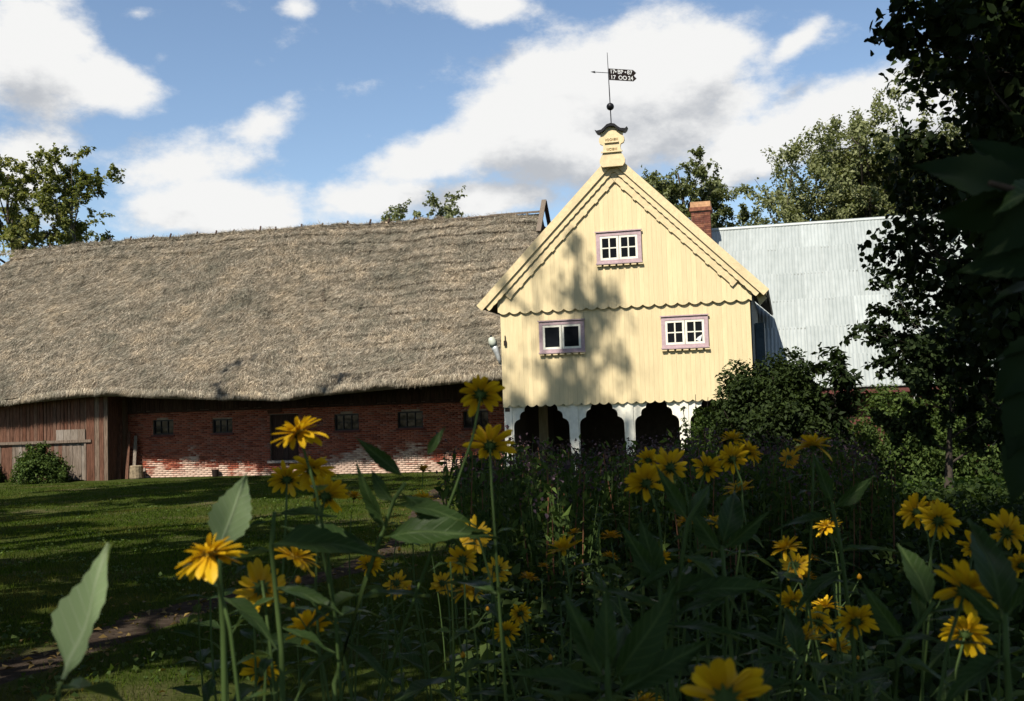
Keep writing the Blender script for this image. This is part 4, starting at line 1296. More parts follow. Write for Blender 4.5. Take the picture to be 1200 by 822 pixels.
tree('garden_maple', 'maple behind the far left trees shading the lawn by the shrub', (-20.5, 21.5, .1), 20, .3, (11, 15, 20, 4.4), 74, 10000, .32, M_lf_dark, M_bark, 20, sparse=.2, gaps=True)

tree('garden_maple', 'maple by the far barn end shading the grass along the brick wall', (-18.6, 26.2, .1), 20, .3, (13, 16.5, 20, 4.6), 75, 11000, .32, M_lf_dark, M_bark, 20, sparse=.15, gaps=True)

# dark trees at the right edge
p_ = gpt(1112, 590)
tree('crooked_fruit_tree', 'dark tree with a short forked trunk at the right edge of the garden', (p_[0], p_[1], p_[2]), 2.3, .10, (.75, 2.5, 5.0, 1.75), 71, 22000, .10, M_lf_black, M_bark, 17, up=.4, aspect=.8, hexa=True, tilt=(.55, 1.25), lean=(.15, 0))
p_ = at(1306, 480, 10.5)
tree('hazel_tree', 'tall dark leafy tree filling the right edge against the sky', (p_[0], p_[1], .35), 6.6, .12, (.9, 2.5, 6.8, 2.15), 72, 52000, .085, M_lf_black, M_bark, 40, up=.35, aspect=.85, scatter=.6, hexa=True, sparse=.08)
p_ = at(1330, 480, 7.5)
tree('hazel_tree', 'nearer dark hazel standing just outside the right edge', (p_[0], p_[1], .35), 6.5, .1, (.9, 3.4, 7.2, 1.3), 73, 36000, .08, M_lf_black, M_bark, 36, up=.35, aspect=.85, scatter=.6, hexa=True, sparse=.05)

# shrubs
p_ = gpt(922, 585); p_[1] += 1.0
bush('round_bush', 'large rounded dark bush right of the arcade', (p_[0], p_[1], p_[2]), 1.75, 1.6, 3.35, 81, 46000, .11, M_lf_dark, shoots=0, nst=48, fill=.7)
p_ = gpt(838, 592)
bush('slender_shrub', 'sunlit slender shrub beside the last white arcade post', (p_[0], p_[1] + 1.5, .05), .5, .6, 2.0, 82, 6500, .08, M_lf_bush, shoots=3, fill=.3)
p_ = gpt(992, 585)
tree('young_walnut', 'young walnut shoot with drooping leaves against the metal roof', (p_[0], p_[1] + .6, p_[2]), 3.1, .05, (1.6, 2.8, 3.5, .6), 83, 900, .22, M_lf_black, M_bark, 12, cat='shrub', droop=.5, aspect=.4)
p_ = onplane(50, 566, (0, 0, 0), (0, 0, 1))
bush('leafy_shrub', 'bright leafy shrub in front of the plank wall', (p_[0], p_[1] - .3, 0), 1.15, .9, 1.45, 84, 12000, .10, M_lf_bush, shoots=5)
p_ = onplane(-8, 566, (0, 0, 0), (0, 0, 1))
bush('leafy_shrub', 'low shrub cut by the left picture edge before the planks', (p_[0], p_[1] - .3, 0), .5, .6, .95, 85, 2500, .10, M_lf_bush, shoots=2)
p_ = gpt(562, 572)
bush('clipped_bush', 'small round green bush before the corner of the brick barn', (p_[0], p_[1], p_[2]), .78, .7, 1.05, 86, 11000, .06, M_lf_dark, fill=.7)
# weedy thicket on the right
for k, (u, v, rx, h, lab) in enumerate(((1045, 572, 1.3, 2.6, 'sunlit thicket bush under the metal eave'), (1130, 568, 1.6, 2.8, 'loose bush behind the forked trunk'), (1190, 566, 1.5, 3.2, 'tall bush at the right edge behind the bright ground cover'), (1080, 570, 1.2, 1.5, 'low weedy bush left of the forked trunk'))):
    p_ = gpt(u, v)
    bush('thicket_bush', lab, (p_[0], p_[1], p_[2]), rx, rx, h, 90 + k, 12000, .10, M_lf_bush, group='bushes along the metal-roofed wing')

# ground cover on the right and undergrowth in the bed
def mass(name, label, poly_fn, n, size, h, mat, seed, cat='ground cover', aspect=.6, up=.6):
    rg = np.random.default_rng(seed); P = poly_fn(rg, n)
    P[:, 2] += h * rg.random(len(P)) ** 1.3
    V, F = leaf_cloud(P, size, rg, up, aspect)
    o = link(name, mesh_np(name, V, F), mat); tag(o, label, cat, None, 'stuff'); return o


def region(x0, x1, y0, y1, bumps=0.0):
    def fn(rg, n):
        x = rg.uniform(x0, x1, n); y = rg.uniform(y0, y1, n)
        k = np.sin(x * 2.1 + 1) * np.sin(y * 1.7) + np.sin(x * 4.3 + y * 2.9) * .5
        return np.stack([x, y, gh(x, y) + bumps * np.clip(k, 0, 2)], -1)
    return fn


mass('ground_cover', 'bright green ground cover plants lit by the sun at the right', region(6.0, 16, 17.5, 31), 42000, .14, .22, M_lf_ground, 101)
mass('bed_undergrowth', 'dark tangled undergrowth filling the flower bed', region(-.3, 8.5, 4.2, 13, .12), 46000, .09, .45, M_lf_herb, 102, 'undergrowth')
mass('near_undergrowth', 'low dark weeds under the nearest flowers', region(-2.2, 3.2, 1.6, 5.0, .08), 30000, .05, .34, M_lf_herb, 103, 'undergrowth', .45)
mass('bed_fringe', 'mixed green weeds behind the flower bed', region(2.0, 10.5, 12.5, 19, .2), 26000, .11, .5, M_lf_herb, 104, 'undergrowth')


def lawn_pts(rg, n):
    P = lawn_sampler(rg, n * 2); k = np.sin(P[:, 0] * 2.3 + 1) * np.sin(P[:, 1] * 1.9) + .5 * np.sin(P[:, 0] * 5.1 + P[:, 1] * 3.3)
    P = P[k > .35][:n]; P[:, 2] += .01; return P


mass('lawn_clover', 'clover and small weeds in patches over the lawn', lawn_pts, 16000, .05, .06, M_lf_bush, 105, 'weeds', .8, .9)


def litter_pts(rg, n):
    i = rg.integers(0, len(PATHX), n); x = PATHX[i] + rg.normal(0, .6, n); y = PATHY[i] + rg.normal(0, .6, n)
    return np.stack([x, y, gh(x, y) + .012], -1)


mass('fallen_leaves', 'dry fallen leaves scattered along the soil path', litter_pts, 700, .06, .02, mat_leaf('dry_leaf', (.09, .055, .02), (.22, .15, .05), .2), 106, 'leaf litter', .6, 1.6)


# ------------------------------------------------------------------ tall perennials in front of the arcade
def perennial_mesh(seed, kind):
    rg = np.random.default_rng(seed)
    st = MB(); rs = MB(); P = []; FL = []
    for i in range(13):
        a = rg.uniform(0, 6.28); r = rg.uniform(0, .24)
        b = np.array([r * math.cos(a), r * math.sin(a), -.05]); h = rg.uniform(.85, 1.12)
        t = b + np.array([math.cos(a) * rg.uniform(0, .2), math.sin(a) * rg.uniform(0, .2), h])
        m = (b + t) / 2 + rg.normal(0, .025, 3)
        (rs if (kind == 1 and i < 6) or i < 2 else st).tube([b, m, t], [.007, .006, .003], 4, False)
        for k in range(34):
            g = rg.uniform(.15, 1); q = b + (t - b) * g; P.append(q + rg.normal(0, .035, 3))
        for k in range(6): FL.append(t + rg.normal(0, .045, 3) + np.array([0, 0, .02]))
    P = np.array(P); FL = np.array(FL)
    lv = leaf_cloud(P, .095, rg, .35, .34); fl = leaf_cloud(FL, .035, rg, .9, .9)
    return (st.mesh('stems'), rs.mesh('dry_stems'), mesh_np('leaves', *lv), mesh_np('blossoms', *fl))


PROT = [perennial_mesh(200 + k, k % 2) for k in range(6)]
rr = random.Random(9)
spots = []
for k in range(400):
    u = rr.uniform(552, 1010); dpt = rr.uniform(8.5, 17)
    p = at(u, 500, dpt)
    if u < 600 and dpt > 14: continue
    if any((p[0] - q[0]) ** 2 + (p[1] - q[1]) ** 2 < .30 for q in spots): continue
    spots.append(p)
    if len(spots) >= 70: break
for k, p in enumerate(spots):
    pr = PROT[k % 6]
    z = float(gh(p[0], p[1]))
    e = empty('tall_aster', (p[0], p[1], z), rr.uniform(0, 6.28))
    hz = at(0 + 600 + 1300 * p[0] / p[1], 508 + rr.uniform(0, 34), p[1])[2] - z
    s = max(.9, hz / 1.1); e.scale = (1.0, 1.0, s)
    tag(e, 'tall leafy aster with mauve tips in the bed before the arcade', 'plant', 'tall asters crowding the bed before the arcade')
    link('stems', pr[0], M_stem, e); link('dry_stems', pr[1], M_redstem, e); link('leaves', pr[2], M_lf_aster, e); link('blossoms', pr[3], M_mauve, e)


# ------------------------------------------------------------------ yellow flowers in the foreground
def leaf_mesh(seed, width=.36, teeth=9, curl=.25, nu=7, nv=19):
    """unit-length toothed leaf along +y, normal +z"""
    rg = np.random.default_rng(seed); V = []
    for j in range(nv):
        t = j / (nv - 1)
        ts = max(0, (t - .07) / .93)
        w = max(.010, width * .5 * 1.38 * (1 - .25 * t) * math.sin(math.pi * min(1, ts) ** .74) ** 1.1) if t < .97 else .004
        tooth = 1 + (.10 if j % 2 else -.03) * (1 if .2 < t < .93 else 0)
        for i in range(nu):
            q = -1 + 2 * i / (nu - 1)
            x = q * w * (tooth if abs(q) == 1 else 1)
            z = .32 * abs(x) - curl * t * t * .8 + .02 * math.sin(9 * t + 3 * q + seed) + .012 * q * q * math.sin(14 * t + seed * 2)
            V.append((x, t, z))
    F = [(j * nu + i, j * nu + i + 1, (j + 1) * nu + i + 1, (j + 1) * nu + i) for j in range(nv - 1) for i in range(nu - 1)]
    # petiole
    return mesh_np('leaf', V, F, True)


def petal_mesh(seed, width=.30, cup=.12):
    rg = np.random.default_rng(seed); V = []; nu, nv = 5, 8
    for j in range(nv):
        t = j / (nv - 1)
        w = width * .5 * (.42 + .75 * math.sin(math.pi * t ** .9 * .82)) * (1 if t < .9 else .62)
        for i in range(nu):
            q = -1 + 2 * i / (nu - 1)
            z = cup * (1 - (1 - t) ** 2) * .6 - .22 * t * t * (seed % 3) * .5 + .05 * q * q - .014 * math.cos(q * 6)
            V.append((q * w, t + (-.05 * q * q if j == nv - 1 else 0), z))
    F = [(j * nu + i, j * nu + i + 1, (j + 1) * nu + i + 1, (j + 1) * nu + i) for j in range(nv - 1) for i in range(nu - 1)]
    return mesh_np('petal', V, F, True)


PET = [petal_mesh(k, .205 + .04 * (k % 3), .1 + .05 * (k % 2)) for k in range(6)]
LEAF = [leaf_mesh(k, .25 + .04 * (k % 3), curl=(.12, .3, .45)[k % 3]) for k in range(6)]
LEAFB = [leaf_mesh(40 + k, .34, curl=.2) for k in range(3)]
for m in LEAFB: m.materials.append(M_lf_bigshade)
LEAFP = [leaf_mesh(20 + k, .36, curl=(-.10, .08)[k % 2]) for k in range(2)]
for m in PET: m.materials.append(M_petal)
for m in LEAF: m.materials.append(M_lf_hel)
for m in LEAFP: m.materials.append(M_lf_sunlit)
_m = MB(); _m.lathe([(.12, .0), (.115, .05), (.085, .09), (.03, .115), (.005, .12)], n=12)
DISC = _m.mesh('disc', True); DISC.materials.append(mat_plain('flower_disc', (.42, .27, .03), .8, 0, 60, .5, .8))
_m = MB(); _m.lathe([(.016, -.12), (.04, -.105), (.085, -.06), (.105, -.01), (.08, .0)], n=12)
for k in range(10):
    a = k * .628; c, s = math.cos(a), math.sin(a)
    _m.add([(.09 * c - .035 * s, .09 * s + .035 * c, -.05), (.09 * c + .035 * s, .09 * s - .035 * c, -.05), (.20 * c, .20 * s, -.05 + .02 * (k % 3))], [(0, 1, 2)])
CALYX = _m.mesh('calyx'); CALYX.materials.append(M_calyx)


def frame_from(z, hint):
    z = Vector(z).normalized(); x = Vector(hint).cross(z)
    if x.length < 1e-3: x = Vector((1, 0, 0))
    x.normalize(); y = z.cross(x); return Matrix((x, y, z)).transposed()


FR = random.Random(77)


def add_petals(head, big):
    age = FR.choice((-.3, -.15, 0, 0, .1, .25))
    n_out = FR.randint(12, 16); rings = [(n_out, .0, 1.0, .02), (11, .025, .9, .38), (8, .05, .72, .8), (7, .075, .5, 1.15)]
    if big:
        for (n, z, ln, tilt) in rings:
            o_ = FR.random() * 6
            for k in range(n):
                o = link('petal', FR.choice(PET), None, head)
                a = o_ + 2 * math.pi * (k + FR.uniform(-.25, .25)) / n
                tl = tilt + age + FR.uniform(-.24, .24) - (.5 if FR.random() < .14 else 0)
                L_ = .44 * ln * FR.uniform(.74, 1.14)
                m = Matrix.Rotation(a, 4, 'Z') @ Matrix.Translation((0, .065, z)) @ Matrix.Rotation(tl, 4, 'X') @ Matrix.Rotation(FR.uniform(-.25, .25), 4, 'Y') @ Matrix.Diagonal((L_, L_, L_, 1))
                o.matrix_local = m
    else:
        V = []; F = []
        src = np.zeros(len(PET[0].vertices) * 3, np.float32); 
        for (n, z, ln, tilt) in rings:
            o_ = FR.random() * 6
            for k in range(n):
                pm = FR.choice(PET); pm.vertices.foreach_get('co', src); co = src.reshape(-1, 3)
                a = o_ + 2 * math.pi * (k + FR.uniform(-.25, .25)) / n; L_ = .44 * ln * FR.uniform(.88, 1.1)
                m = np.array(Matrix.Rotation(a, 4, 'Z') @ Matrix.Translation((0, .065, z)) @ Matrix.Rotation(tilt + FR.uniform(-.16, .16), 4, 'X') @ Matrix.Diagonal((L_, L_, L_, 1)))
                b = sum(map(len, V)); V.append(co @ m[:3, :3].T + m[:3, 3])
                F.append(np.array([tuple(p.vertices) for p in pm.polygons]) + b)
        link('petals', mesh_np('petals', np.concatenate(V), np.concatenate(F), True), M_petal, head)


def place_leaf(parent, me, base, tip, nrm, name='leaf', scale=1.0, wscale=1.0):
    """leaf from base to tip (coordinates of the parent)"""
    b = Vector(base); t = Vector(tip); L_ = (t - b).length
    y = (t - b).normalized(); z = Vector(nrm); z = (z - y * z.dot(y))
    if z.length < 1e-3: z = Vector((0, 0, 1)).cross(y) + Vector((.1, 0, 0))
    z.normalize(); x = y.cross(z)
    o = link(name, me, None, parent)
    m = Matrix((x * L_ * wscale, y * L_, z * L_)).transposed().to_4x4(); m.translation = b
    o.matrix_local = m; return o


def stem_curve(base, top, head_dir, bow):
    base = Vector(base); top = Vector(top)
    c1 = base + Vector((0, 0, (top.z - base.z) * .6)) + bow
    c2 = top - head_dir * (top - base).length * .16
    out = []
    for k in range(11):
        t = k / 10
        out.append(base * (1 - t) ** 3 + c1 * 3 * t * (1 - t) ** 2 + c2 * 3 * t * t * (1 - t) + top * t ** 3)
    return out


def flower(u, v, wpx, mode, label, dia=None, nleaf=None, root=None):
    dia = dia or .085
    dist = FPX * dia / wpx
    c = Vector(at(u, v, dist)); view = (c - Vector(CAM)).normalized(); right = Vector((1, 0, 0))
    if mode == 'b': nz = view * .8 + Vector((FR.uniform(-.55, .55), 0, .55 + FR.uniform(-.3, .5)))       # turned away from the viewer
    elif mode == 's': nz = Vector((FR.uniform(-.25, .25), .12, 1.0))                                        # seen from the side
    elif mode == 'd': nz = view * .75 + Vector((FR.uniform(-.3, .3), 0, -.35))                              # drooping
    elif mode == 'l': nz = Vector((-.35, .08, 1.0))
    else: nz = Vector((.5, .12, .9))
    nz.normalize()
    base = Vector((c.x + FR.uniform(-.12, .12), c.y + FR.uniform(-.05, .16), 0)); base.z = float(gh(base.x, base.y)) - .02
    if root: base = Vector((root[0], root[1], float(gh(root[0], root[1])) - .02))
    e = empty('yellow_flower', base); tag(e, label, 'flower', 'yellow double flowers in the foreground bed')
    top = c - nz * dia * .13 - base
    bow = Vector((FR.uniform(-.08, .08), FR.uniform(-.03, .08), 0))
    pts = stem_curve(Vector((0, 0, 0)), top, nz, bow)
    r = .0025
    MB().tube(pts, [r * 1.5 - r * .7 * k / 10 for k in range(11)], 7).build('stem', M_stem, e, True)
    hd = MB(); hm = link('flower_head', CALYX, None, e)
    F3 = frame_from(nz, (0.3, 1, .2)).to_4x4() @ Matrix.Diagonal((dia, dia, dia, 1)); F3.translation = c - base
    hm.matrix_local = F3
    link('disc', DISC, None, hm)
    add_petals(hm, wpx >= 30)
    if FR.random() < .45:       # a side bud on its own stalk
        pb = pts[7]; tb_ = pb + Vector((FR.choice((-1, 1)) * FR.uniform(.03, .06), FR.uniform(-.02, .03), FR.uniform(.04, .09)))
        MB().tube([pb, (pb + tb_) / 2 + Vector((0, 0, -.008)), tb_], [.0016, .0013, .0012], 5).build('bud_stalk', M_stem, e)
        bd = link('bud', CALYX, None, e); k_ = dia * FR.uniform(.28, .5); bd.matrix_local = Matrix.Translation(tb_) @ Matrix.Diagonal((k_, k_, k_, 1))
        sh = MB().lathe([(.10, -.02), (.16, .06), (.13, .22), (.04, .33), (.003, .35)], n=9).build('bud_petals', M_petal, bd, True)
    # opposite leaf pairs
    n = nleaf if nleaf is not None else FR.randint(1, 3)
    a0 = FR.uniform(0, 3.14)
    for k in range(n):
        t = .92 - .17 * k - FR.uniform(0, .05)
        if t < .2: break
        p = pts[min(10, int(t * 10))]
        for s in (0, math.pi):
            if FR.random() < .12: continue
            a = a0 + k * 1.57 + s + FR.uniform(-.4, .4); L_ = FR.uniform(.06, .115) * (1 if k else .6)
            d = Vector((math.cos(a), math.sin(a), FR.uniform(-.15, .5))).normalized()
            place_leaf(e, FR.choice(LEAF), p + d * .006, p + d * L_, (FR.uniform(-.2, .2), FR.uniform(-.2, .2), 1))
    return e


FL = [
 (350, 508, 68, 'l', 'highest yellow flower at left, tilted side view, over the barn door'),
 (563, 462, 60, 'b', 'yellow flower seen from behind, overlapping the thatched eave beside the house'),
 (574, 522, 60, 'b', 'yellow flower from behind just under the one by the eave'),
 (366, 551, 56, 'b', 'yellow flower before the foot of the brick wall, upper of a trio'),
 (336, 562, 48, 'b', 'yellow flower partly hidden behind the upper flower of a trio'),
 (382, 581, 58, 'b', 'yellow flower lowest of the trio before the brick wall'),
 (415, 583, 26, 's', 'small yellow flower right beside the trio before the brick wall'),
 (496, 551, 22, 's', 'tiny yellow flower touching the foot of the brick wall'),
 (497, 585, 30, 'r', 'small yellow flower peeping over a dark leaf on the lawn'),
 (247, 652, 88, 'l', 'large sunlit yellow flower at left with a pale leaf behind'),
 (345, 655, 62, 'r', 'sunlit yellow flower tilted to the right above a bent stem'),
 (306, 690, 66, 'd', 'yellow flower low between the two sunlit flowers'),
 (364, 738, 60, 'b', 'dull shaded yellow flower below the bent stem'),
 (306, 786, 52, 'b', 'half lit yellow flower at the bottom left'),
 (433, 662, 36, 'b', 'small yellow flower hanging over the soil path'),
 (465, 684, 35, 'd', 'ragged yellow flower behind a dark leaf on the path'),
 (556, 627, 46, 'd', 'drooping yellow flower at the top of the middle cluster'),
 (542, 656, 42, 'b', 'shadowed yellow flower in the heart of the middle cluster'),
 (583, 668, 38, 'd', 'yellow flower on the right side of the middle cluster'),
 (549, 693, 42, 's', 'bright yellow flower at the bottom of the middle cluster'),
 (518, 684, 32, 'd', 'yellow flower on the left side of the middle cluster'),
 (620, 678, 25, 's', 'small yellow flower just right of the middle cluster'),
 (661, 645, 46, 's', 'flat open yellow flower alone before the red stems'),
 (673, 625, 19, 's', 'tiny yellow flower behind the flat open one'),
 (716, 630, 28, 's', 'small yellow flower above a dark upright leaf'),
 (715, 653, 22, 's', 'small yellow flower below its twin at the dark upright leaf'),
 (594, 741, 38, 'b', 'yellow flower facing away, low in the middle of the bed'),
 (610, 719, 30, 'b', 'dim yellow flower just above the low middle one'),
 (637, 664, 15, 's', 'faint tiny yellow flower left below the flat open one'),
 (757, 566, 52, 'b', 'lower left yellow flower of the shaded bunch below the arcade'),
 (785, 548, 50, 'b', 'largest yellow flower of the shaded bunch below the arcade'),
 (760, 539, 32, 'b', 'yellow flower hidden behind the largest of the shaded bunch'),
 (828, 549, 40, 'b', 'yellow flower in the middle of the shaded bunch'),
 (858, 538, 42, 'b', 'yellow flower right of the middle of the shaded bunch'),
 (857, 515, 34, 's', 'topmost yellow flower of the shaded bunch'),
 (877, 530, 40, 'r', 'outermost right yellow flower of the shaded bunch'),
 (867, 575, 40, 's', 'yellow flower hanging below the shaded bunch'),
 (836, 614, 30, 's', 'yellow flower beside the pale forked stem'),
 (803, 612, 25, 's', 'yellow flower half behind the pale forked stem'),
 (776, 655, 24, 'b', 'very dim yellow flower low behind dark upright leaves'),
 (953, 523, 50, 's', 'wide yellow flower in front of the large dark bush'),
 (925, 537, 24, 'd', 'small yellow flower touching the wide one at the dark bush'),
 (970, 618, 36, 'l', 'bright yellow flower alone on a tall stem before dark undergrowth'),
 (922, 643, 44, 'l', 'yellow flower tilted left atop the lower right bunch'),
 (932, 663, 38, 'd', 'yellow flower drooping under the tilted one'),
 (949, 656, 22, 's', 'small yellow flower right of the drooping one'),
 (945, 677, 26, 's', 'narrow yellow flower above the bright lower right bunch'),
 (930, 706, 42, 'b', 'dull yellow flower at the left of the lower right bunch'),
 (967, 712, 40, 's', 'sunlit yellow flower at the top of the lower right bunch'),
 (942, 750, 52, 's', 'brightest yellow flower at the bottom of the lower right bunch'),
 (982, 762, 44, 's', 'yellow flower at the bottom right of the lower right bunch'),
 (1003, 728, 56, 'b', 'dull brownish yellow flower right of the bright bunch'),
 (960, 729, 42, 'b', 'yellow flower in the centre of the lower right bunch'),
 (1132, 693, 82, 'b', 'large shaded yellow flower near the right edge'),
 (1132, 743, 62, 'b', 'shaded yellow flower beneath the large one near the right edge'),
 (1074, 600, 46, 'b', 'shaded yellow flower below the forked tree trunk'),
 (1100, 610, 50, 'b', 'shaded yellow flower just below and right of the trunk foot'),
 (1093, 594, 25, 's', 'small lighter yellow flower at the trunk foot'),
 (1142, 642, 42, 'b', 'shaded yellow flower above the large one near the right edge'),
 (1180, 624, 54, 'b', 'dim yellow flower against the bright ground cover at right'),
 (1197, 662, 42, 'b', 'dim yellow flower cut by the right picture edge'),
 (850, 818, 112, 'b', 'closest blurred yellow flower cut by the bottom edge'),
 (757, 822, 40, 's', 'yellow flower just rising over the bottom edge'),
]
for i, f in enumerate(FL):
    flower(*f, root=((-.42, 2.05) if i == 1 else None), nleaf=(0 if i in (1,) else None))

# leafy stems of the same plants, with leaves set one by one: (base px, tip px, depth)
def leafy(label, depth, stem_px, leaves, pale=False):
    pts = [Vector(at(u, v, depth * k)) for (u, v, k) in stem_px]
    g = Vector((pts[0].x, pts[0].y + .02, float(gh(pts[0].x, pts[0].y)) - .02))
    e = empty('sunflower_shoot', g); tag(e, label, 'plant', 'leafy shoots in the foreground bed')
    path = [Vector((0, 0, 0))] + [p - g for p in pts]
    MB().tube(path, [.0055] + [.0042 - .0018 * k / len(pts) for k in range(len(pts))], 7).build('stem', M_stem, e, True)
    for k, (u0, v0, u1, v1, tw, dk, mt) in enumerate(leaves):
        b = Vector(at(u0, v0, depth)); t = Vector(at(u1, v1, depth * dk))
        place_leaf(e, (LEAFP if mt else LEAF)[k % (2 if mt else 6)], b - g, t - g, tw, wscale=1.1 if mt else .72)
    return e


BK = (0, -1, .25); UP = (0, -.25, 1); LF = (-.6, -.7, .3); RT = (.6, -.7, .3)
leafy('stem with a large pale sunlit leaf at the lower left', 1.05, [(66, 835, 1), (70, 800, 1)], [(74, 796, 138, 640, (-.55, -.8, .25), 1.03, 1), (72, 806, 160, 800, UP, 1.1, 0), (70, 815, 20, 830, UP, .97, 0)])
leafy('stem with a pale upright leaf behind the large sunlit flower', 1.42, [(262, 740, 1), (258, 680, 1), (256, 640, 1)], [(256, 646, 290, 556, (.15, -.95, .2), 1.02, 1), (258, 690, 210, 640, UP, 1.05, 0), (260, 700, 330, 735, UP, .98, 0)])
leafy('long bare stem with dark leaves crossing the brick wall', 1.75, [(392, 800, .99), (425, 690, 1), (462, 585, 1), (475, 566, 1)], [
    (474, 560, 416, 512, (-.3, -.9, .4), 1.0, 0), (500, 535, 520, 500, BK, 1.0, 0), (462, 590, 424, 550, LF, 1.02, 0), (452, 620, 414, 548, (-.5, -.8, .1), .98, 0), (462, 592, 560, 600, (0, -.6, .8), 1.0, 0),
    (450, 630, 566, 606, (0, -.75, .6), .97, 0), (440, 645, 330, 610, (0, -.6, .8), 1.0, 0), (470, 578, 558, 640, (.4, -.8, .4), 1.02, 0), (425, 695, 345, 720, UP, .98, 0), (424, 700, 505, 690, UP, 1.05, 0), (405, 755, 470, 795, UP, 1.0, 0), (402, 760, 330, 800, UP, 1.0, 0)])
leafy('dark stem with drooping leaves left of the trio of flowers', 1.6, [(330, 760, 1), (318, 640, 1), (322, 600, 1)], [(322, 602, 395, 600, (0, -.5, .9), 1.0, 0), (320, 610, 268, 622, UP, 1.0, 0), (318, 640, 430, 618, (0, -.6, .8), .96, 0), (319, 645, 235, 660, UP, 1.02, 0), (322, 690, 400, 700, UP, .97, 0), (324, 700, 262, 722, UP, 1, 0), (327, 735, 395, 760, UP, 1, 0)])
leafy('cluster of broad dark upright leaves at the bottom centre', 1.15, [(715, 850, 1), (712, 800, 1), (712, 770, 1)], [(708, 800, 660, 690, BK, 1.02, 0), (712, 790, 708, 690, (-.2, -.95, .1), 1.0, 0), (716, 800, 805, 692, (.3, -.9, .2), 1.0, 0), (718, 815, 838, 745, (.2, -.8, .5), 1.04, 0), (706, 812, 610, 775, (0, -.6, .7), .97, 0), (712, 790, 745, 715, BK, 1.05, 0), (708, 830, 640, 800, UP, .95, 0)])
leafy('tall dark leaf blades behind the small twin flowers', 1.7, [(790, 820, 1), (775, 720, 1), (772, 680, 1)], [(772, 690, 728, 612, BK, 1, 0), (774, 695, 752, 600, (.1, -1, 0), 1.02, 0), (774, 700, 850, 660, (0, -.6, .7), 1, 0), (776, 715, 690, 680, UP, 1, 0), (780, 735, 870, 730, UP, .97, 0)])
leafy('pale forked stem right of centre with dark leaves', 1.7, [(785, 760, 1), (795, 680, 1), (806, 610, 1), (830, 572, 1)], [(806, 612, 770, 545, BK, 1, 0), (806, 610, 838, 560, BK, 1.03, 0), (800, 650, 880, 690, UP, 1, 0), (798, 660, 740, 690, UP, .98, 0), (792, 700, 905, 672, (0, -.6, .7), .97, 0), (790, 720, 715, 745, UP, 1, 0)])
leafy('dark leafy stem under the lower right bunch', 1.45, [(925, 860, 1), (930, 790, 1), (940, 770, 1)], [(938, 775, 1010, 800, UP, 1, 0), (934, 780, 870, 765, UP, 1, 0), (930, 795, 985, 830, UP, .97, 0), (930, 800, 850, 815, UP, .97, 0), (936, 775, 925, 700, BK, 1.05, 0)])
leafy('forked green stem at the lower right', 1.5, [(1048, 840, 1), (1052, 770, 1), (1075, 735, 1), (1095, 705, 1)], [(1076, 735, 1075, 660, BK, 1.03, 0), (1060, 755, 1010, 690, LF, 1, 0), (1052, 775, 1130, 790, UP, 1, 0), (1050, 785, 985, 800, UP, .97, 0), (1085, 720, 1165, 700, UP, .97, 0), (1090, 712, 1060, 620, BK, 1.05, 0)])
leafy('dark leafy stem at the lower right picture corner', 1.2, [(1185, 860, 1), (1180, 780, 1), (1178, 720, 1)], [(1178, 725, 1225, 640, RT, 1, 0), (1178, 735, 1120, 680, LF, 1.03, 0), (1180, 770, 1100, 800, UP, .97, 0), (1180, 780, 1240, 760, UP, 1, 0), (1178, 730, 1148, 585, BK, 1.1, 0)])
leafy('dark broad leaves below the shaded bunch', 1.85, [(860, 800, 1), (850, 690, 1), (846, 640, 1)], [(846, 645, 905, 600, RT, 1, 0), (846, 650, 800, 590, LF, 1.02, 0), (848, 680, 925, 690, UP, 1, 0), (850, 700, 780, 720, UP, .98, 0), (854, 740, 930, 750, UP, .97, 0), (846, 640, 870, 560, BK, 1.04, 0)])
leafy('dark leaves between the bunch and the wide flower', 2.0, [(1000, 760, 1), (985, 640, 1), (975, 590, 1)], [(975, 592, 955, 530, BK, 1, 0), (976, 596, 1030, 560, RT, 1, 0), (978, 610, 910, 600, UP, 1, 0), (984, 645, 1050, 640, UP, 1, 0), (988, 670, 930, 700, UP, .97, 0)])

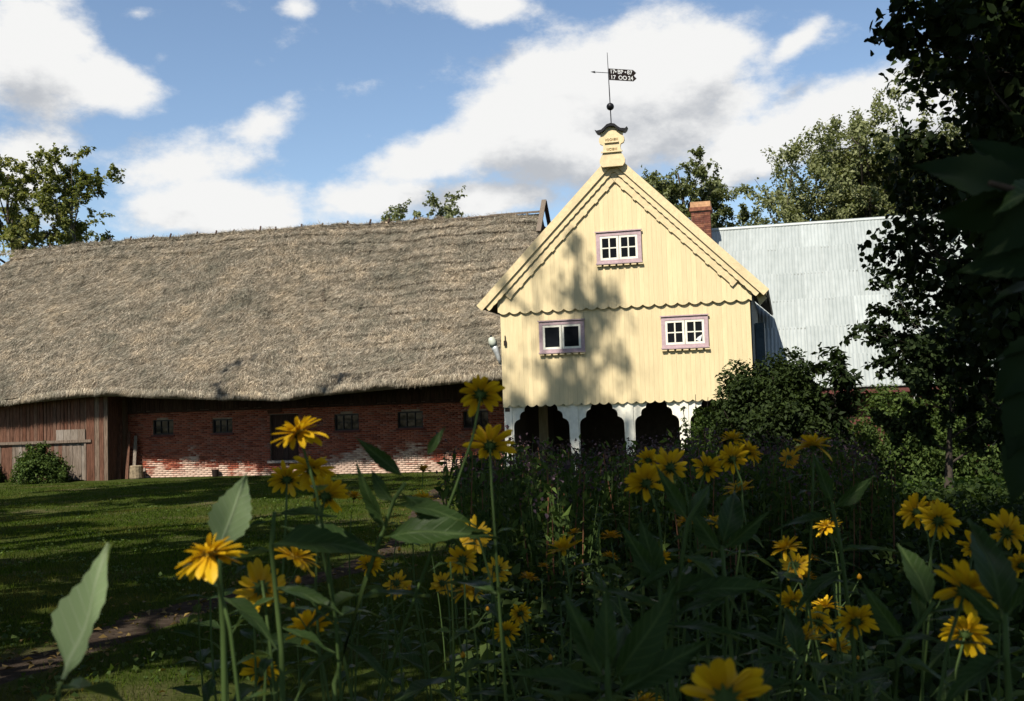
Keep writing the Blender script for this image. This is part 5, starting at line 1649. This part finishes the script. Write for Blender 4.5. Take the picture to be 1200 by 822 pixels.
# flowerless shoots that fill the bed between the flowers
for k in range(46):
    u = FR.uniform(470, 1230) if k % 4 else FR.uniform(220, 470); d = FR.uniform(1.9, 4.6)
    v = FR.uniform(590, 700) if d > 3 else FR.uniform(650, 760)
    c = Vector(at(u, v, d)); g = Vector((c.x + FR.uniform(-.1, .1), c.y + FR.uniform(-.05, .1), 0)); g.z = float(gh(g.x, g.y)) - .02
    e = empty('sunflower_shoot', g); tag(e, 'dark leafy shoot without a flower among the yellow flowers', 'plant', 'flowerless shoots between the yellow flowers')
    pts = stem_curve(Vector((0, 0, 0)), c - g, Vector((FR.uniform(-.3, .3), FR.uniform(-.3, .3), 1)), Vector((FR.uniform(-.1, .1), 0, 0)))
    MB().tube(pts, [.004 - .0022 * q / 10 for q in range(11)], 6).build('stem', M_stem, e, True)
    a0 = FR.uniform(0, 3)
    for q in range(7):
        t = 1 - .115 * q; p = pts[max(0, min(10, int(t * 10)))]
        for sgn in (0, math.pi):
            a = a0 + q * 1.57 + sgn + FR.uniform(-.5, .5); L_ = FR.uniform(.07, .15) * (.5 + .5 * min(1, q / 2))
            dd = Vector((math.cos(a), math.sin(a), FR.uniform(-.4, .7))).normalized()
            place_leaf(e, FR.choice(LEAF), p + dd * .005, p + dd * L_, (FR.uniform(-.5, .5), FR.uniform(-.5, .5), 1), wscale=FR.uniform(.7, 1.1))

# large-leaved branch hanging into the picture from the right, close to the viewer
e0 = Vector(at(1290, 260, 1.25))
br = empty('overhanging_branch', e0); tag(br, 'close dark branch with very large leaves reaching in at the right edge', 'branch')
bp = [Vector(at(u, v, d)) - e0 for u, v, d in ((1420, 150, 1.5), (1290, 250, 1.3), (1215, 230, 1.2), (1160, 215, 1.15))]
MB().tube(bp, [.008, .006, .005, .003], 7).build('stem', M_bark, br, True)
bp2 = [Vector(at(u, v, d)) - e0 for u, v, d in ((1290, 250, 1.3), (1240, 380, 1.22), (1215, 500, 1.18), (1210, 560, 1.16))]
MB().tube(bp2, [.006, .005, .004, .003], 7).build('stem', M_bark, br, True)
for (u0, v0, u1, v1, tw, dk, mt) in ((1205, 230, 1078, 182, (0, -.8, .5), 1.0, 0), (1190, 235, 1100, 262, (0, -.6, -.6), .98, 0), (1225, 235, 1150, 300, (-.2, -.9, .1), 1.0, 0), (1240, 205, 1166, 240, (-.2, -.6, .75), .95, 2), (1230, 330, 1160, 345, UP, 1.0, 0),
                                     (1236, 390, 1165, 470, (-.3, -.9, .1), 1.0, 0), (1225, 440, 1176, 535, LF, 1.0, 0), (1235, 400, 1150, 420, UP, 1.02, 0), (1225, 240, 1140, 150, BK, 1.05, 0), (1240, 300, 1120, 310, (0, -.8, .5), 1.03, 0), (1215, 500, 1180, 590, LF, 1, 0)):
    b = Vector(at(u0, v0, 1.2)); t = Vector(at(u1, v1, 1.2 * dk))
    place_leaf(br, (LEAF[0] if mt else FR.choice(LEAFB)), b - e0, t - e0, tw, wscale=.8 if mt else 1.25)  # the one sunlit leaf takes a lighter colour than the shaded rest
